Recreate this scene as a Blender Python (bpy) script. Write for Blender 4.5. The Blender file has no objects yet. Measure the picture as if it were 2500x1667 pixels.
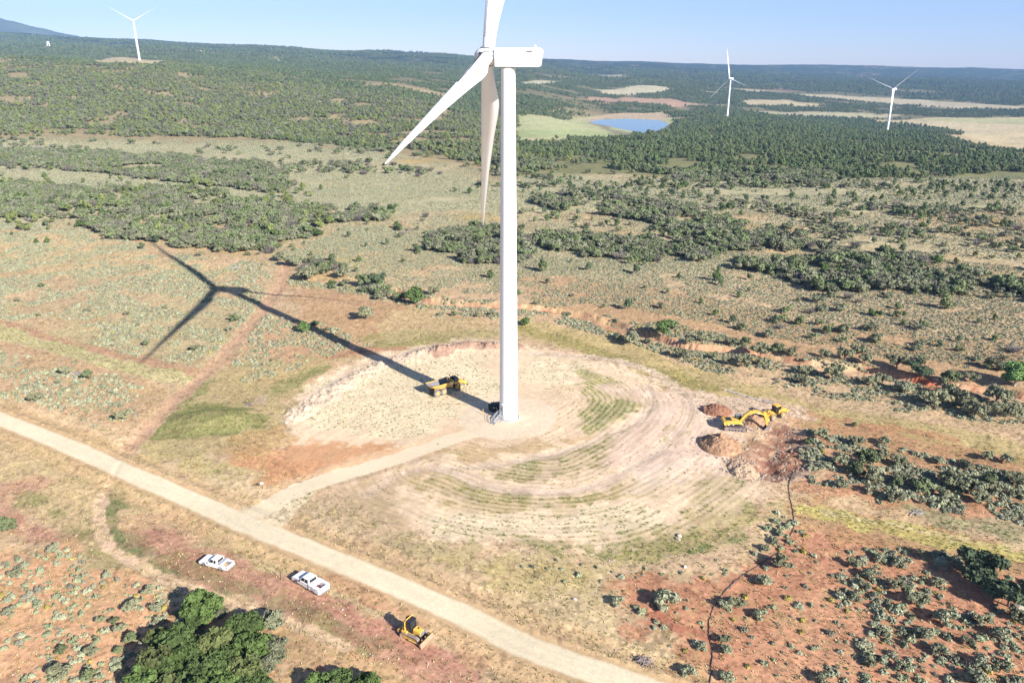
import bpy, bmesh, math, random
import numpy as np
from mathutils import Vector, Matrix

# ---------------------------------------------------------------- camera, sky, sun, exposure
S = bpy.context.scene
COL = S.collection
CAM_H = 78.0
TILT = math.atan(673 / 1850)          # the camera looks down by about 20 degrees
F_PX, CX, CY = 1850.0, 1250.0, 833.5  # focal length in pixels of the 2500 px photograph
cam_data = bpy.data.cameras.new('camera')
cam = bpy.data.objects.new('camera', cam_data)
COL.objects.link(cam)
cam.location = (0, 0, CAM_H)
cam.rotation_euler = (math.pi / 2 - TILT, 0, 0)
cam_data.sensor_width = 36.0
cam_data.lens = 36.0 * F_PX / 2500.0
cam_data.clip_start = 1.0
cam_data.clip_end = 90000.0
S.camera = cam

SUN_DIR = Vector((1.318, -1.363, 1.0)).normalized()     # towards the sun
SUN_ELEV = math.asin(SUN_DIR.z)
world = bpy.data.worlds.new('World')
S.world = world
world.use_nodes = True
wn = world.node_tree.nodes
sky = wn.new('ShaderNodeTexSky')
sky.sky_type = 'NISHITA'
sky.sun_disc = False
sky.sun_elevation = SUN_ELEV
sky.sun_rotation = math.atan2(SUN_DIR.x, SUN_DIR.y)
sky.altitude = 2000
sky.air_density = 1.0
sky.dust_density = 1.0
sky.ozone_density = 3.0
wn['Background'].inputs['Strength'].default_value = 0.08
tint = wn.new('ShaderNodeVectorMath'); tint.operation = 'MULTIPLY'; tint.inputs[1].default_value = (1.0, .885, .93)
world.node_tree.links.new(sky.outputs[0], tint.inputs[0])
world.node_tree.links.new(tint.outputs[0], wn['Background'].inputs['Color'])
sun_data = bpy.data.lights.new('sun', 'SUN')
sun_data.energy = 5.0
sun_data.angle = math.radians(0.5)
sun_data.color = (1.0, 0.94, 0.86)
sun = bpy.data.objects.new('sun', sun_data)
COL.objects.link(sun)
sun.location = (100, -100, 200)
sun.rotation_euler = (-SUN_DIR).to_track_quat('-Z', 'Y').to_euler()
S.view_settings.view_transform = 'Standard'
S.view_settings.look = 'None'
S.view_settings.gamma = 1.0
S.view_settings.use_curve_mapping = False
S.view_settings.exposure = 1.12
S.render.engine = 'CYCLES'
S.cycles.max_bounces = 6
S.cycles.diffuse_bounces = 3
S.cycles.glossy_bounces = 2
S.cycles.transmission_bounces = 3
S.cycles.volume_bounces = 0
S.cycles.use_denoising = True

rng = np.random.default_rng(7)
random.seed(7)

# ---------------------------------------------------------------- noise
_T = np.random.default_rng(11).random((8, 256, 256))

def vnoise(x, y, k=0):
    xi = np.floor(x).astype(np.int64); yi = np.floor(y).astype(np.int64)
    fx = x - xi; fy = y - yi
    fx = fx * fx * (3 - 2 * fx); fy = fy * fy * (3 - 2 * fy)
    t = _T[k % 8]
    x0 = xi & 255; x1 = (xi + 1) & 255; y0 = yi & 255; y1 = (yi + 1) & 255
    return (t[y0, x0] * (1 - fx) + t[y0, x1] * fx) * (1 - fy) + (t[y1, x0] * (1 - fx) + t[y1, x1] * fx) * fy

def fbm(x, y, size, octaves=4, k=0, rough=0.55):
    """fractal noise in -1..1, largest feature about `size` metres"""
    a = 1.0; s = 0.0; n = 0.0
    fx = x / size + 37.1 * k; fy = y / size + 91.7 * k
    for i in range(octaves):
        s = s + a * (vnoise(fx, fy, k + i) * 2 - 1); n += a
        a *= rough
        fx, fy = (fx * 0.8 - fy * 0.6) * 2.03 + 11.3, (fx * 0.6 + fy * 0.8) * 2.03 + 5.7
    return s / n * 1.6

def sstep(a, b, x):
    t = np.clip((x - a) / (b - a), 0, 1)
    return t * t * (3 - 2 * t)

# ---------------------------------------------------------------- the lie of the land
_c, _s = math.cos(TILT), math.sin(TILT)

def ray(u, v):
    a = (np.asarray(u, float) - CX) / F_PX; b = (CY - np.asarray(v, float)) / F_PX
    return a, _c + b * _s, -_s + b * _c

def project(x, y, z):
    z = z - CAM_H
    dep = y * _c - z * _s; up = y * _s + z * _c
    dep = np.maximum(dep, 1e-3)
    return CX + F_PX * x / dep, CY - F_PX * up / dep

# heights measured from the photograph: for each bearing the picture row at which each distance is seen
_YS = [350, 500, 650, 800, 1000, 1200, 1400, 1600, 1770, 2000, 2400, 3000, 4000, 5500, 7500]
_TAB = {
    -500: [592, 470, 400, 346, 282, 222, 176, 150, 142, 150, 140, 128, 104, 44, 60],
    0:    [592, 470, 400, 349, 288, 230, 184, 156, 143, 152, 142, 130, 112, 78, 86],
    330:  [592, 470, 400, 351, 294, 240, 194, 162, 147, 158, 150, 138, 120, 95, 102],
    600:  [592, 470, 400, 354, 302, 256, 218, 192, 176, 168, 160, 150, 134, 112, 117],
    900:  [592, 470, 401, 358, 312, 272, 242, 218, 203, 192, 178, 164, 148, 127, 131],
    1250: [592, 470, 402, 361, 330, 304, 284, 268, 250, 232, 208, 186, 166, 141, 143],
    1500: [592, 470, 402, 366, 348, 334, 318, 300, 287, 268, 240, 214, 190, 161, 151],
    1800: [592, 470, 402, 366, 340, 318, 304, 292, 285, 296, 258, 226, 200, 176, 160],
    2200: [592, 470, 408, 374, 350, 336, 327, 320, 326, 300, 268, 238, 209, 185, 165],
    2500: [592, 470, 420, 392, 377, 366, 348, 332, 320, 302, 272, 242, 213, 190, 169],
    3000: [592, 470, 420, 396, 384, 376, 360, 344, 330, 312, 280, 248, 216, 193, 172],
}
_us = sorted(_TAB)
_q = np.array([((u - CX) / F_PX) / (_c + 0.3 * _s) for u in _us])
_yarr = np.array([0, 250] + _YS + [9500, 60000], float)
_zt = []
for u in _us:
    zz = [0.0, 0.0]
    for yy, vv in zip(_YS, _TAB[u]):
        _, dy, dz = ray(u, vv)
        zz.append(CAM_H + yy * dz / dy)
    zz[2] = zz[2] * 0.5
    zz += [zz[-1] - 10, zz[-1] - 30]
    _zt.append(zz)
_zt = np.array(_zt)

POND_Z = -31.0
def base_z(x, y):
    x = np.asarray(x, float); y = np.asarray(y, float)
    q = x / np.maximum(y, 60.0)
    qi = np.interp(q, _q, np.arange(len(_q)))
    i0 = np.clip(np.floor(qi).astype(int), 0, len(_q) - 2)
    f = qi - i0; f = f * f * (3 - 2 * f)
    yi = np.interp(y, _yarr, np.arange(len(_yarr)))
    j0 = np.clip(np.floor(yi).astype(int), 0, len(_yarr) - 2)
    g = yi - j0
    z = (_zt[i0, j0] * (1 - f) + _zt[i0 + 1, j0] * f) * (1 - g) + (_zt[i0, j0 + 1] * (1 - f) + _zt[i0 + 1, j0 + 1] * f) * g
    return z

def hit(u, v):
    """the point of the land seen at picture position (u, v) of the photograph"""
    u = np.atleast_1d(np.asarray(u, float)); v = np.atleast_1d(np.asarray(v, float))
    a, dy, dz = ray(u, v)
    t = np.geomspace(60, 9000, 1500)
    X = a[:, None] / dy[:, None] * t; Z = CAM_H + dz[:, None] / dy[:, None] * t
    below = Z <= base_z(X, np.broadcast_to(t, X.shape))
    k = np.where(below.any(1), below.argmax(1), len(t) - 1)
    lo = t[np.maximum(k - 1, 0)]; hi = t[k]
    for _ in range(25):
        m = (lo + hi) / 2
        b = CAM_H + dz / dy * m <= base_z(a / dy * m, m)
        hi = np.where(b, m, hi); lo = np.where(b, lo, m)
    return np.stack([a / dy * hi, hi], 1)

K = 2500 / 2352.0
def VP(*pts):
    """outline points measured on the 2352-wide view of the photograph -> ground (x, y)"""
    p = np.array(pts, float) * K
    return hit(p[:, 0], p[:, 1])

def SP(*pts):
    p = np.array(pts, float)
    return hit(p[:, 0], p[:, 1])

def crop(ox, oy, sc, *pts):
    p = np.array(pts, float) / sc + np.array([ox, oy])
    return hit(p[:, 0], p[:, 1])

def C5(*pts): return crop(600, 750, 2.352, *pts)
def C6(*pts): return crop(1500, 500, 2.24, *pts)
def C7(*pts): return crop(0, 1100, 2.6133, *pts)
def C8(*pts): return crop(1400, 1100, 2.138, *pts)
def C4(*pts): return crop(0, 500, 2.6133, *pts)
def C1(*pts): return crop(0, 0, 2.6133, *pts)
def C3(*pts): return crop(1400, 50, 2.138, *pts)

def line_dist(x, y, pl):
    """distance to a polyline, and the distance along it"""
    best = np.full(x.shape, 1e9); along = np.zeros(x.shape); acc = 0.0
    for (ax, ay), (bx, by) in zip(pl[:-1], pl[1:]):
        dx, dy = bx - ax, by - ay; L2 = dx * dx + dy * dy + 1e-9
        t = np.clip(((x - ax) * dx + (y - ay) * dy) / L2, 0, 1)
        d = np.hypot(x - ax - t * dx, y - ay - t * dy)
        L = math.sqrt(L2)
        along = np.where(d < best, acc + t * L, along); best = np.minimum(best, d); acc += L
    return best, along

def poly_sd(x, y, pg):
    """signed distance to a polygon, positive inside"""
    ins = np.zeros(x.shape, bool); best = np.full(x.shape, 1e9)
    n = len(pg)
    for i in range(n):
        ax, ay = pg[i]; bx, by = pg[(i + 1) % n]
        dx, dy = bx - ax, by - ay
        t = np.clip(((x - ax) * dx + (y - ay) * dy) / (dx * dx + dy * dy + 1e-9), 0, 1)
        best = np.minimum(best, np.hypot(x - ax - t * dx, y - ay - t * dy))
        c = (ay > y) != (by > y)
        ins ^= c & (x < (bx - ax) * (y - ay) / (by - ay + 1e-12) + ax)
    return np.where(ins, best, -best)

def smooth_line(pl, n=6):
    """Catmull-Rom through the points"""
    p = np.asarray(pl, float); p = np.vstack([2 * p[0] - p[1], p, 2 * p[-1] - p[-2]])
    out = []
    for i in range(1, len(p) - 2):
        for t in np.linspace(0, 1, n, endpoint=False):
            a, b, c, d = p[i - 1:i + 3]
            out.append(0.5 * (2 * b + (c - a) * t + (2 * a - 5 * b + 4 * c - d) * t * t + (3 * b - a - 3 * c + d) * t ** 3))
    out.append(p[-2])
    return np.array(out)


# distance fields over the near ground, on a 0.4 m grid
GX0, GX1, GY0, GY1, GS = -260.0, 260.0, 56.0, 460.0, 0.4
_gx = np.arange(GX0, GX1 + GS, GS); _gy = np.arange(GY0, GY1 + GS, GS)

def _bil(G, x, y):
    fx = np.clip((x - GX0) / GS, 0, len(_gx) - 1.001); fy = np.clip((y - GY0) / GS, 0, len(_gy) - 1.001)
    i = fx.astype(int); j = fy.astype(int); fx = fx - i; fy = fy - j
    return (G[j, i] * (1 - fx) + G[j, i + 1] * fx) * (1 - fy) + (G[j + 1, i] * (1 - fx) + G[j + 1, i + 1] * fx) * fy

class Field:
    """distance to a line (or signed distance to an outline) looked up from the grid"""
    def __init__(self, pts, closed=False, reach=16.0):
        pts = np.asarray(pts, float)
        D = np.full((len(_gy), len(_gx)), reach, np.float32); A = np.zeros_like(D); acc = 0.0
        n = len(pts)
        for k in range(n if closed else n - 1):
            ax, ay = pts[k]; bx, by = pts[(k + 1) % n]
            L = math.hypot(bx - ax, by - ay)
            i0 = int(np.clip((min(ax, bx) - reach - GX0) / GS, 0, len(_gx))); i1 = int(np.clip((max(ax, bx) + reach - GX0) / GS + 1, 0, len(_gx)))
            j0 = int(np.clip((min(ay, by) - reach - GY0) / GS, 0, len(_gy))); j1 = int(np.clip((max(ay, by) + reach - GY0) / GS + 1, 0, len(_gy)))
            if i1 > i0 and j1 > j0:
                X = _gx[None, i0:i1]; Y = _gy[j0:j1, None]
                t = np.clip(((X - ax) * (bx - ax) + (Y - ay) * (by - ay)) / (L * L + 1e-9), 0, 1)
                d = np.hypot(X - ax - t * (bx - ax), Y - ay - t * (by - ay)).astype(np.float32)
                sl = D[j0:j1, i0:i1]; m = d < sl
                A[j0:j1, i0:i1][m] = (acc + t * L)[m]; sl[m] = d[m]
            acc += L
        if closed:
            j0 = int(np.clip((pts[:, 1].min() - GY0) / GS - 1, 0, len(_gy))); j1 = int(np.clip((pts[:, 1].max() - GY0) / GS + 2, 0, len(_gy)))
            ins = np.zeros((max(j1 - j0, 0), len(_gx)), bool)
            X = _gx[None, :]; Y = _gy[j0:j1, None]
            for k in range(n):
                ax, ay = pts[k]; bx, by = pts[(k + 1) % n]
                c = (ay > Y) != (by > Y)
                ins ^= c & (X < (bx - ax) * (Y - ay) / (by - ay + 1e-12) + ax)
            D *= -1
            D[j0:j1][ins] *= -1
        self.D = D; self.A = None if closed else A
    def __call__(self, x, y):
        return _bil(self.D, x, y)
    def along(self, x, y):
        return _bil(self.A, x, y)

# lines of the place
MAIN_ROAD = smooth_line(np.vstack([SP((-260, 925), (0, 1022), (193, 1100), (306, 1150), (465, 1219), (612, 1284), (900, 1400), (1150, 1510), (1320, 1592)), [(26, 75.0), (47, 62), (110, 25)]]), 4)
ACCESS = smooth_line(C5((60, 1180), (150, 1130), (240, 1075), (480, 985), (800, 890), (1060, 800), (1250, 735), (1500, 690)), 5)
TRACK = smooth_line(C4((1820, 380), (1790, 500), (1700, 640), (1600, 760), (1450, 930), (1290, 1090), (1130, 1240), (960, 1410), (790, 1580)), 5)
TRACK_BACK = smooth_line(C4((-100, 140), (400, 100), (600, 190), (850, 260), (1060, 330)), 4)
TRACK_MID = smooth_line(C4((1330, 490), (1200, 560), (980, 640), (800, 690), (520, 750)), 4)
ARROYO = smooth_line(VP((905, 668), (990, 690), (1080, 700), (1180, 705), (1290, 715), (1370, 735), (1440, 760), (1530, 782), (1600, 797), (1700, 806), (1770, 815), (1860, 838), (1950, 848), (2040, 858), (2130, 878), (2230, 893), (2360, 915), (2500, 940)), 4)
BERM_PALE = smooth_line(C5((290, 620), (390, 560), (470, 500), (580, 440), (700, 370), (800, 320), (900, 290), (1010, 262), (1110, 250)), 4)
BERM_RED = smooth_line(C5((1110, 262), (1180, 240), (1300, 225), (1455, 232), (1560, 240)), 4)
HOSE = smooth_line(C8((1150, 90), (1125, 180), (1130, 250), (1150, 370), (1135, 440), (1080, 520), (980, 590), (860, 670), (770, 760), (715, 860), (708, 960), (725, 1050), (715, 1130), (718, 1230)), 6)
TOWER = np.array([-0.774, 162.17])
RUTS = [(C5((1080, 920), (1220, 960), (1350, 1010), (1500, 1040), (1700, 1055), (1900, 1045), (2050, 1005), (2200, 930), (2352, 830), (2500, 690), (2540, 560), (2440, 440), (2250, 340), (2000, 285), (1600, 262)), 2.6, .8),
        (C5((1150, 920), (1400, 905), (1700, 850), (1900, 800), (2060, 735), (2230, 665), (2330, 560), (2300, 450)), 2.2, .8),
        (C5((700, 1070), (900, 960), (1080, 900)), 2.5, .5),
        (C7((760, 80), (650, 320), (640, 480), (690, 590), (800, 680), (950, 760), (1200, 870), (1500, 980), (1800, 1080), (2200, 1260)), 1.1, .75)]
RUTS = [(smooth_line(a, 4), w, s) for a, w, s in RUTS]
PIT = C6((650, 1440), (760, 1330), (830, 1240), (900, 1190), (1000, 1220), (1060, 1330), (1075, 1420), (960, 1520), (800, 1500))
MOUND_C = VP((490, 966))[0]
POND = SP((1430, 292), (1460, 290), (1530, 290), (1615, 292), (1640, 298), (1630, 316), (1560, 320), (1505, 314), (1475, 306), (1445, 299))

F_ROAD, F_ACCESS, F_TRACK, F_ARROYO = Field(MAIN_ROAD), Field(ACCESS), Field(TRACK), Field(ARROYO)
F_PAD0 = Field(C5((240, 690), (330, 470), (640, 310), (1000, 225), (1455, 200), (1900, 260), (2480, 500), (2950, 760), (3080, 900), (3050, 1080), (2500, 1330), (2100, 1400), (1300, 1360), (880, 1280), (500, 1060), (200, 880)), True, 18)
F_BERMP, F_BERMR, F_PIT = Field(BERM_PALE), Field(BERM_RED), Field(PIT, True)
F_RUTS = [(Field(a), w, s_) for a, w, s_ in RUTS]

RINGS = Field(RUTS[0][0], False, 60.0)      # how far from the outermost wheel track: the grading follows it
LEFTPAD = Field(C5((240, 690), (330, 470), (640, 310), (1000, 225), (1460, 200), (1700, 260), (1760, 420), (1500, 700), (1100, 800), (480, 980), (60, 1100)), True, 18)

def relief(x, y):
    z = np.zeros(x.shape)
    near = (y < 459) & (y > 57) & (np.abs(x) < 259)
    if near.any():
        X = x[near]; Y = y[near]; R = np.zeros(X.shape)
        n1 = fbm(X, Y, 26, 4, 1); n2 = fbm(X, Y, 3.2, 4, 2)
        dT = np.hypot(X - TOWER[0], Y - TOWER[1])
        flat = sstep(13, 26, dT)
        dr = F_ROAD(X, Y)
        onroad = sstep(3.2, 6.5, dr)
        da = F_ACCESS(X, Y)
        onroad = onroad * sstep(2.2, 4.5, da)
        R += (n1 * 0.35 + n2 * 0.07) * flat * (0.12 + 0.88 * onroad)
        # ditches beside the main road
        R -= 0.28 * np.exp(-((dr - 5.6) / 1.2) ** 2)
        R += 0.14 * np.exp(-((dr - 3.5) / .5) ** 2)
        d = F_ARROYO(X, Y); al = F_ARROYO.along(X, Y)
        w = 3.6 + 1.2 * np.sin(al * 0.09) + fbm(X, Y, 9, 3, 3) * 1.8
        R -= 1.7 * (1 - sstep(w * 0.55, w, d))
        d = F_BERMP(X, Y)
        R += 0.6 * np.exp(-(d / 3.4) ** 2) * (0.7 + 0.8 * fbm(X, Y, 5, 3, 4)) + 0.35 * np.exp(-(d / 3.4) ** 2) * fbm(X, Y, 1.0, 2, 5)
        d = F_BERMR(X, Y)
        R += 1.1 * np.exp(-(d / 2.8) ** 2) * (0.85 + 0.4 * fbm(X, Y, 4, 3, 4)) + 0.3 * np.exp(-(d / 3.2) ** 2) * fbm(X, Y, .9, 2, 5)
        for fl, w, s in F_RUTS:
            d = fl(X, Y)
            R -= 0.16 * s * np.exp(-(d / (w * .55)) ** 2)
        d = F_TRACK(X, Y)
        R -= 0.3 * np.exp(-(d / 2.2) ** 2)
        sd = F_PIT(X, Y)
        R += sstep(-1.5, 5, sd) * (-0.9 + fbm(X, Y, 4.2, 4, 2) * .75)
        m = np.hypot((X - MOUND_C[0]) / 11.5, (Y - MOUND_C[1]) / 7.0)
        R += 1.5 * (1 - sstep(0.15, 1.1, m + .12 * n2))
        # pad stands a little above the slope that faces the camera
        z[near] = R
    far = y > 380
    if far.any():
        X = x[far]; Y = y[far]
        w = sstep(380, 900, Y)
        w2 = sstep(1700, 3000, Y)
        sdp = poly_sd(X, Y, POND)
        keep = 1 - sstep(-260, -60, sdp)
        z[far] += w * fbm(X, Y, 170, 4, 3) * 3.2 * keep + w2 * (fbm(X, Y, 900, 5, 5) * 16)
        dry = np.minimum.reduce([np.hypot(X - p[0], Y - p[1]) for p in ((-815.7, 1770), (458.1, 1680), (739.2, 1545))])
        z[far] *= np.clip(sstep(8, 70, dry) + 0, 0, 1)
    return z

_pond_mean = None
def land_z(x, y):
    x = np.atleast_1d(np.asarray(x, float)); y = np.atleast_1d(np.asarray(y, float))
    z = base_z(x, y) + relief(x, y)
    m = (y > 1100) & (y < 2100) & (x > 0) & (x < 600)
    if m.any():
        sd = poly_sd(x[m], y[m], POND)
        k = sstep(-120, 0, sd)
        zz = z[m] * (1 - k) + (POND_Z + 0.25) * k - 1.2 * sstep(-2, 25, sd)
        z[m] = np.maximum(zz, POND_Z + 0.25 * (1 - sstep(-40, 0, sd)) - 1.0)
    return z

def at(u, v):
    p = hit(u, v)
    return Vector((p[0, 0], p[0, 1], float(land_z(p[:, 0], p[:, 1])[0])))

def on(x, y):
    return Vector((x, y, float(land_z(x, y)[0])))

# ---------------------------------------------------------------- helpers for objects and materials
def tag(o, label=None, cat=None, group=None, kind=None):
    if label: o['label'] = label
    if cat: o['category'] = cat
    if group: o['group'] = group
    if kind: o['kind'] = kind
    return o

def mat(name, col, rough=0.8, metal=0.0, var=0.0, vscale=3.0, bump=0.0, bscale=20.0, rnd=0.0, spec=0.3, translucent=0.0):
    m = bpy.data.materials.new(name); m.use_nodes = True
    nt = m.node_tree; n = nt.nodes; L = nt.links
    b = n['Principled BSDF']
    b.inputs['Roughness'].default_value = rough; b.inputs['Metallic'].default_value = metal
    b.inputs['Specular IOR Level'].default_value = spec
    c = (*col, 1)
    b.inputs['Base Color'].default_value = c
    src = None
    if var:
        t = n.new('ShaderNodeTexCoord'); no = n.new('ShaderNodeTexNoise')
        no.inputs['Scale'].default_value = vscale; no.inputs['Detail'].default_value = 4
        L.new(t.outputs['Object'], no.inputs['Vector'])
        mr = n.new('ShaderNodeMapRange'); mr.inputs[1].default_value = .25; mr.inputs[2].default_value = .75
        mr.inputs[3].default_value = 1 - var; mr.inputs[4].default_value = 1 + var
        L.new(no.outputs['Fac'], mr.inputs[0])
        src = mr.outputs[0]
    if rnd:
        oi = n.new('ShaderNodeObjectInfo'); mr2 = n.new('ShaderNodeMapRange')
        mr2.inputs[3].default_value = 1 - rnd; mr2.inputs[4].default_value = 1 + rnd
        L.new(oi.outputs['Random'], mr2.inputs[0])
        if src is None: src = mr2.outputs[0]
        else:
            mu = n.new('ShaderNodeMath'); mu.operation = 'MULTIPLY'
            L.new(src, mu.inputs[0]); L.new(mr2.outputs[0], mu.inputs[1]); src = mu.outputs[0]
    if src is not None:
        vm = n.new('ShaderNodeVectorMath'); vm.operation = 'SCALE'
        vm.inputs[0].default_value = col
        L.new(src, vm.inputs['Scale']); L.new(vm.outputs[0], b.inputs['Base Color'])
    if bump:
        t2 = n.new('ShaderNodeTexCoord'); no2 = n.new('ShaderNodeTexNoise'); bp = n.new('ShaderNodeBump')
        no2.inputs['Scale'].default_value = bscale; no2.inputs['Detail'].default_value = 5
        bp.inputs['Strength'].default_value = bump
        L.new(t2.outputs['Object'], no2.inputs['Vector']); L.new(no2.outputs['Fac'], bp.inputs['Height'])
        L.new(bp.outputs[0], b.inputs['Normal'])
    return m

def mesh_np(name, verts, faces, material=None, smooth=False, tri=False):
    """mesh from numpy arrays; faces all quads or all triangles"""
    me = bpy.data.meshes.new(name)
    verts = np.asarray(verts, np.float32); faces = np.asarray(faces, np.int32)
    me.vertices.add(len(verts)); me.vertices.foreach_set('co', verts.ravel())
    k = faces.shape[1]
    me.loops.add(faces.size); me.loops.foreach_set('vertex_index', faces.ravel())
    me.polygons.add(len(faces))
    me.polygons.foreach_set('loop_start', np.arange(0, faces.size, k, dtype=np.int32))
    me.polygons.foreach_set('loop_total', np.full(len(faces), k, np.int32))
    me.update(calc_edges=True)
    me.validate()
    me.polygons.foreach_set('use_smooth', np.full(len(me.polygons), smooth, bool))
    if material: me.materials.append(material)
    return me

def link(name, me, parent=None):
    o = bpy.data.objects.new(name, me); COL.objects.link(o)
    if parent: o.parent = parent
    return o

# ---------------------------------------------------------------- ground colours (albedo)
def lin(c):
    c = np.asarray(c, float) / 255.0
    return np.where(c <= 0.04045, c / 12.92, ((c + 0.055) / 1.055) ** 2.4)
LIGHT = np.array([1.50, 1.46, 1.44])
def A(*c): return np.clip(lin(c) / LIGHT, 0.01, 0.8)

CREAM, CREAM2, PINK = A(255, 230, 188), A(252, 218, 178), A(246, 210, 184)
ROADC, ROADE = A(254, 234, 196), A(238, 212, 172)
TAN, STRAW, ORANGE, RED, BROWN = A(212, 182, 134), A(222, 202, 150), A(224, 164, 118), A(206, 140, 106), A(188, 118, 90)
OLIVE, GREEN, DGREEN, YGREEN = A(158, 152, 92), A(138, 142, 84), A(118, 126, 84), A(208, 196, 118)
PIT_RED, SOIL = A(150, 98, 78), A(216, 168, 126)
SAGEFLOOR, YELLOW = A(206, 186, 142), A(222, 176, 84)

_near_patches = []
def patch(col, pts, feather=2.0, ragged=2.5, size=7.0, amt=1.0, speck=0.0):
    _near_patches.append((col, Field(pts, True, 18), feather, ragged, size, amt, speck, 'p'))
def stripe(col, fl, w, feather=1.0, ragged=0.8, size=4.0, amt=1.0, speck=0.0):
    if not isinstance(fl, Field): fl = Field(fl, False, 18)
    _near_patches.append((col, fl, feather, ragged, size, amt, speck, w))

# fields of sagebrush and grass behind and around the pad
patch(A(216, 182, 138), C4((-400, 80), (500, 100), (1000, 260), (1700, 380), (1720, 560), (1480, 900), (1300, 1060), (900, 980), (300, 860), (-500, 700)), 3, 4, 14)
patch(A(222, 192, 138), C4((-400, 160), (700, 180), (1100, 330), (1500, 420), (1300, 500), (600, 480), (-400, 440)), 3, 5, 18, .7)
patch(A(208, 190, 140), C4((300, 820), (520, 700), (1000, 600), (1350, 560), (1580, 680), (1450, 900), (1280, 1040), (960, 970)), 3, 4, 10, .6)
patch(A(216, 172, 130), C4((1500, 1000), (1750, 700), (2000, 760), (2300, 880), (1980, 1000), (1880, 1090), (1560, 1140), (1420, 1080)), 2, 3, 9)
patch(A(206, 160, 116), VP((650, 640), (900, 690), (1150, 745), (1000, 780), (830, 790), (700, 740)), 3, 4, 10, .7)
patch(A(172, 162, 96), C5((600, 170), (950, 120), (1455, 140), (1455, 180), (1150, 200), (900, 240), (740, 260)), 2, 2.5, 6, .8, .3)
patch(A(214, 188, 136), VP((930, 700), (1150, 740), (1150, 780), (960, 775), (840, 790), (880, 740)), 2, 3, 8, .6)
# the long verge to the right of the pad
stripe(A(206, 180, 122), VP((1190, 745), (1290, 770), (1400, 800), (1520, 850), (1650, 895), (1800, 940), (1950, 970), (2130, 1005), (2360, 1050), (2600, 1090)), 7.5, 2.5, 3, 9, .95)
stripe(A(176, 160, 92), VP((1210, 755), (1330, 790), (1480, 850), (1620, 890)), 3.6, 1.5, 2, 6, .75, .3)
stripe(A(176, 156, 88), VP((1830, 975), (2000, 1010), (2150, 1035), (2360, 1070), (2600, 1110)), 7.0, 3, 3.5, 8, .6, .35)
stripe(A(204, 140, 100), VP((1760, 925), (1900, 960), (2050, 985), (2200, 1010)), 1.6, 1, 1.6, 6, .6)
# far bank red soils
patch(A(208, 164, 120), VP((1190, 640), (1400, 640), (1700, 700), (2000, 760), (2360, 800), (2360, 900), (2000, 850), (1700, 800), (1450, 740), (1190, 700)), 4, 6, 16, .75)
stripe(A(214, 158, 120), F_ARROYO, 2.8, 1.2, 2.2, 6, .95)
stripe(A(226, 184, 148), F_ARROYO, 1.0, 1.0, 1.8, 8, .8)
patch(A(226, 128, 88), C6((1590, 930), (1700, 945), (1800, 980), (1900, 990), (1850, 1020), (1680, 1015)), 1.5, 2, 5, .85)
# the big worked-over area round the tower
patch(CREAM2, C5((240, 690), (270, 560), (330, 470), (460, 400), (640, 310), (800, 265), (1000, 225), (1200, 200), (1455, 200), (1650, 230), (1900, 260), (2200, 340), (2480, 500), (2750, 640), (2950, 760), (3080, 900), (3050, 1080), (2800, 1220), (2500, 1330), (2100, 1400), (1700, 1390), (1300, 1360), (1000, 1340), (880, 1280), (820, 1180), (700, 1120), (500, 1060), (350, 990), (200, 880)), 5, 3, 8)
patch(CREAM, C5((300, 560), (500, 430), (760, 330), (1100, 270), (1420, 270), (1440, 520), (1180, 660), (1130, 740), (900, 760), (500, 720), (280, 650)), 3, 4, 9, .85)
patch(CREAM, C5((1570, 250), (1800, 270), (1900, 330), (1880, 430), (1700, 430), (1570, 400)), 3, 4, 9, .7)
patch(CREAM, C5((900, 1230), (1100, 1140), (1500, 1190), (1900, 1170), (2352, 1060), (2352, 1250), (2000, 1330), (1500, 1340), (1100, 1340)), 3, 4, 10, .7)
patch(A(226, 166, 116), C5((-60, 900), (0, 840), (300, 800), (700, 770), (1020, 800), (1080, 830), (760, 930), (480, 1000), (240, 1080), (60, 1040), (-60, 980)), 3, 4, 9, .9)
patch(A(220, 160, 112), C5((20, 900), (200, 870), (420, 850), (560, 890), (420, 960), (200, 1000), (60, 980)), 3, 4, 7, .55)
patch(A(226, 196, 150), C7((560, -60), (1200, -80), (1500, 60), (1620, 180), (1700, 300), (1500, 340), (1150, 200), (800, 60)), 2, 3, 6, .9)
patch(A(196, 178, 110), C7((900, -30), (1250, -10), (1450, 120), (1400, 230), (1180, 150)), 2.5, 3, 5, .55, .25)
patch(A(218, 186, 146), C5((240, 1180), (420, 1080), (700, 970), (1000, 900), (1100, 950), (1000, 1010), (850, 1060), (800, 1250), (950, 1330), (700, 1330), (420, 1290)), 2.5, 3, 6, .9)
patch(A(200, 172, 132), C5((420, 1120), (640, 1080), (800, 1150), (760, 1280), (560, 1260), (430, 1190)), 2.5, 3, 5, .6)
patch(A(212, 178, 130), C5((1130, 870), (1300, 800), (1900, 740), (2050, 740), (1700, 830), (1300, 890)), 2, 2.5, 6, .8)
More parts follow.
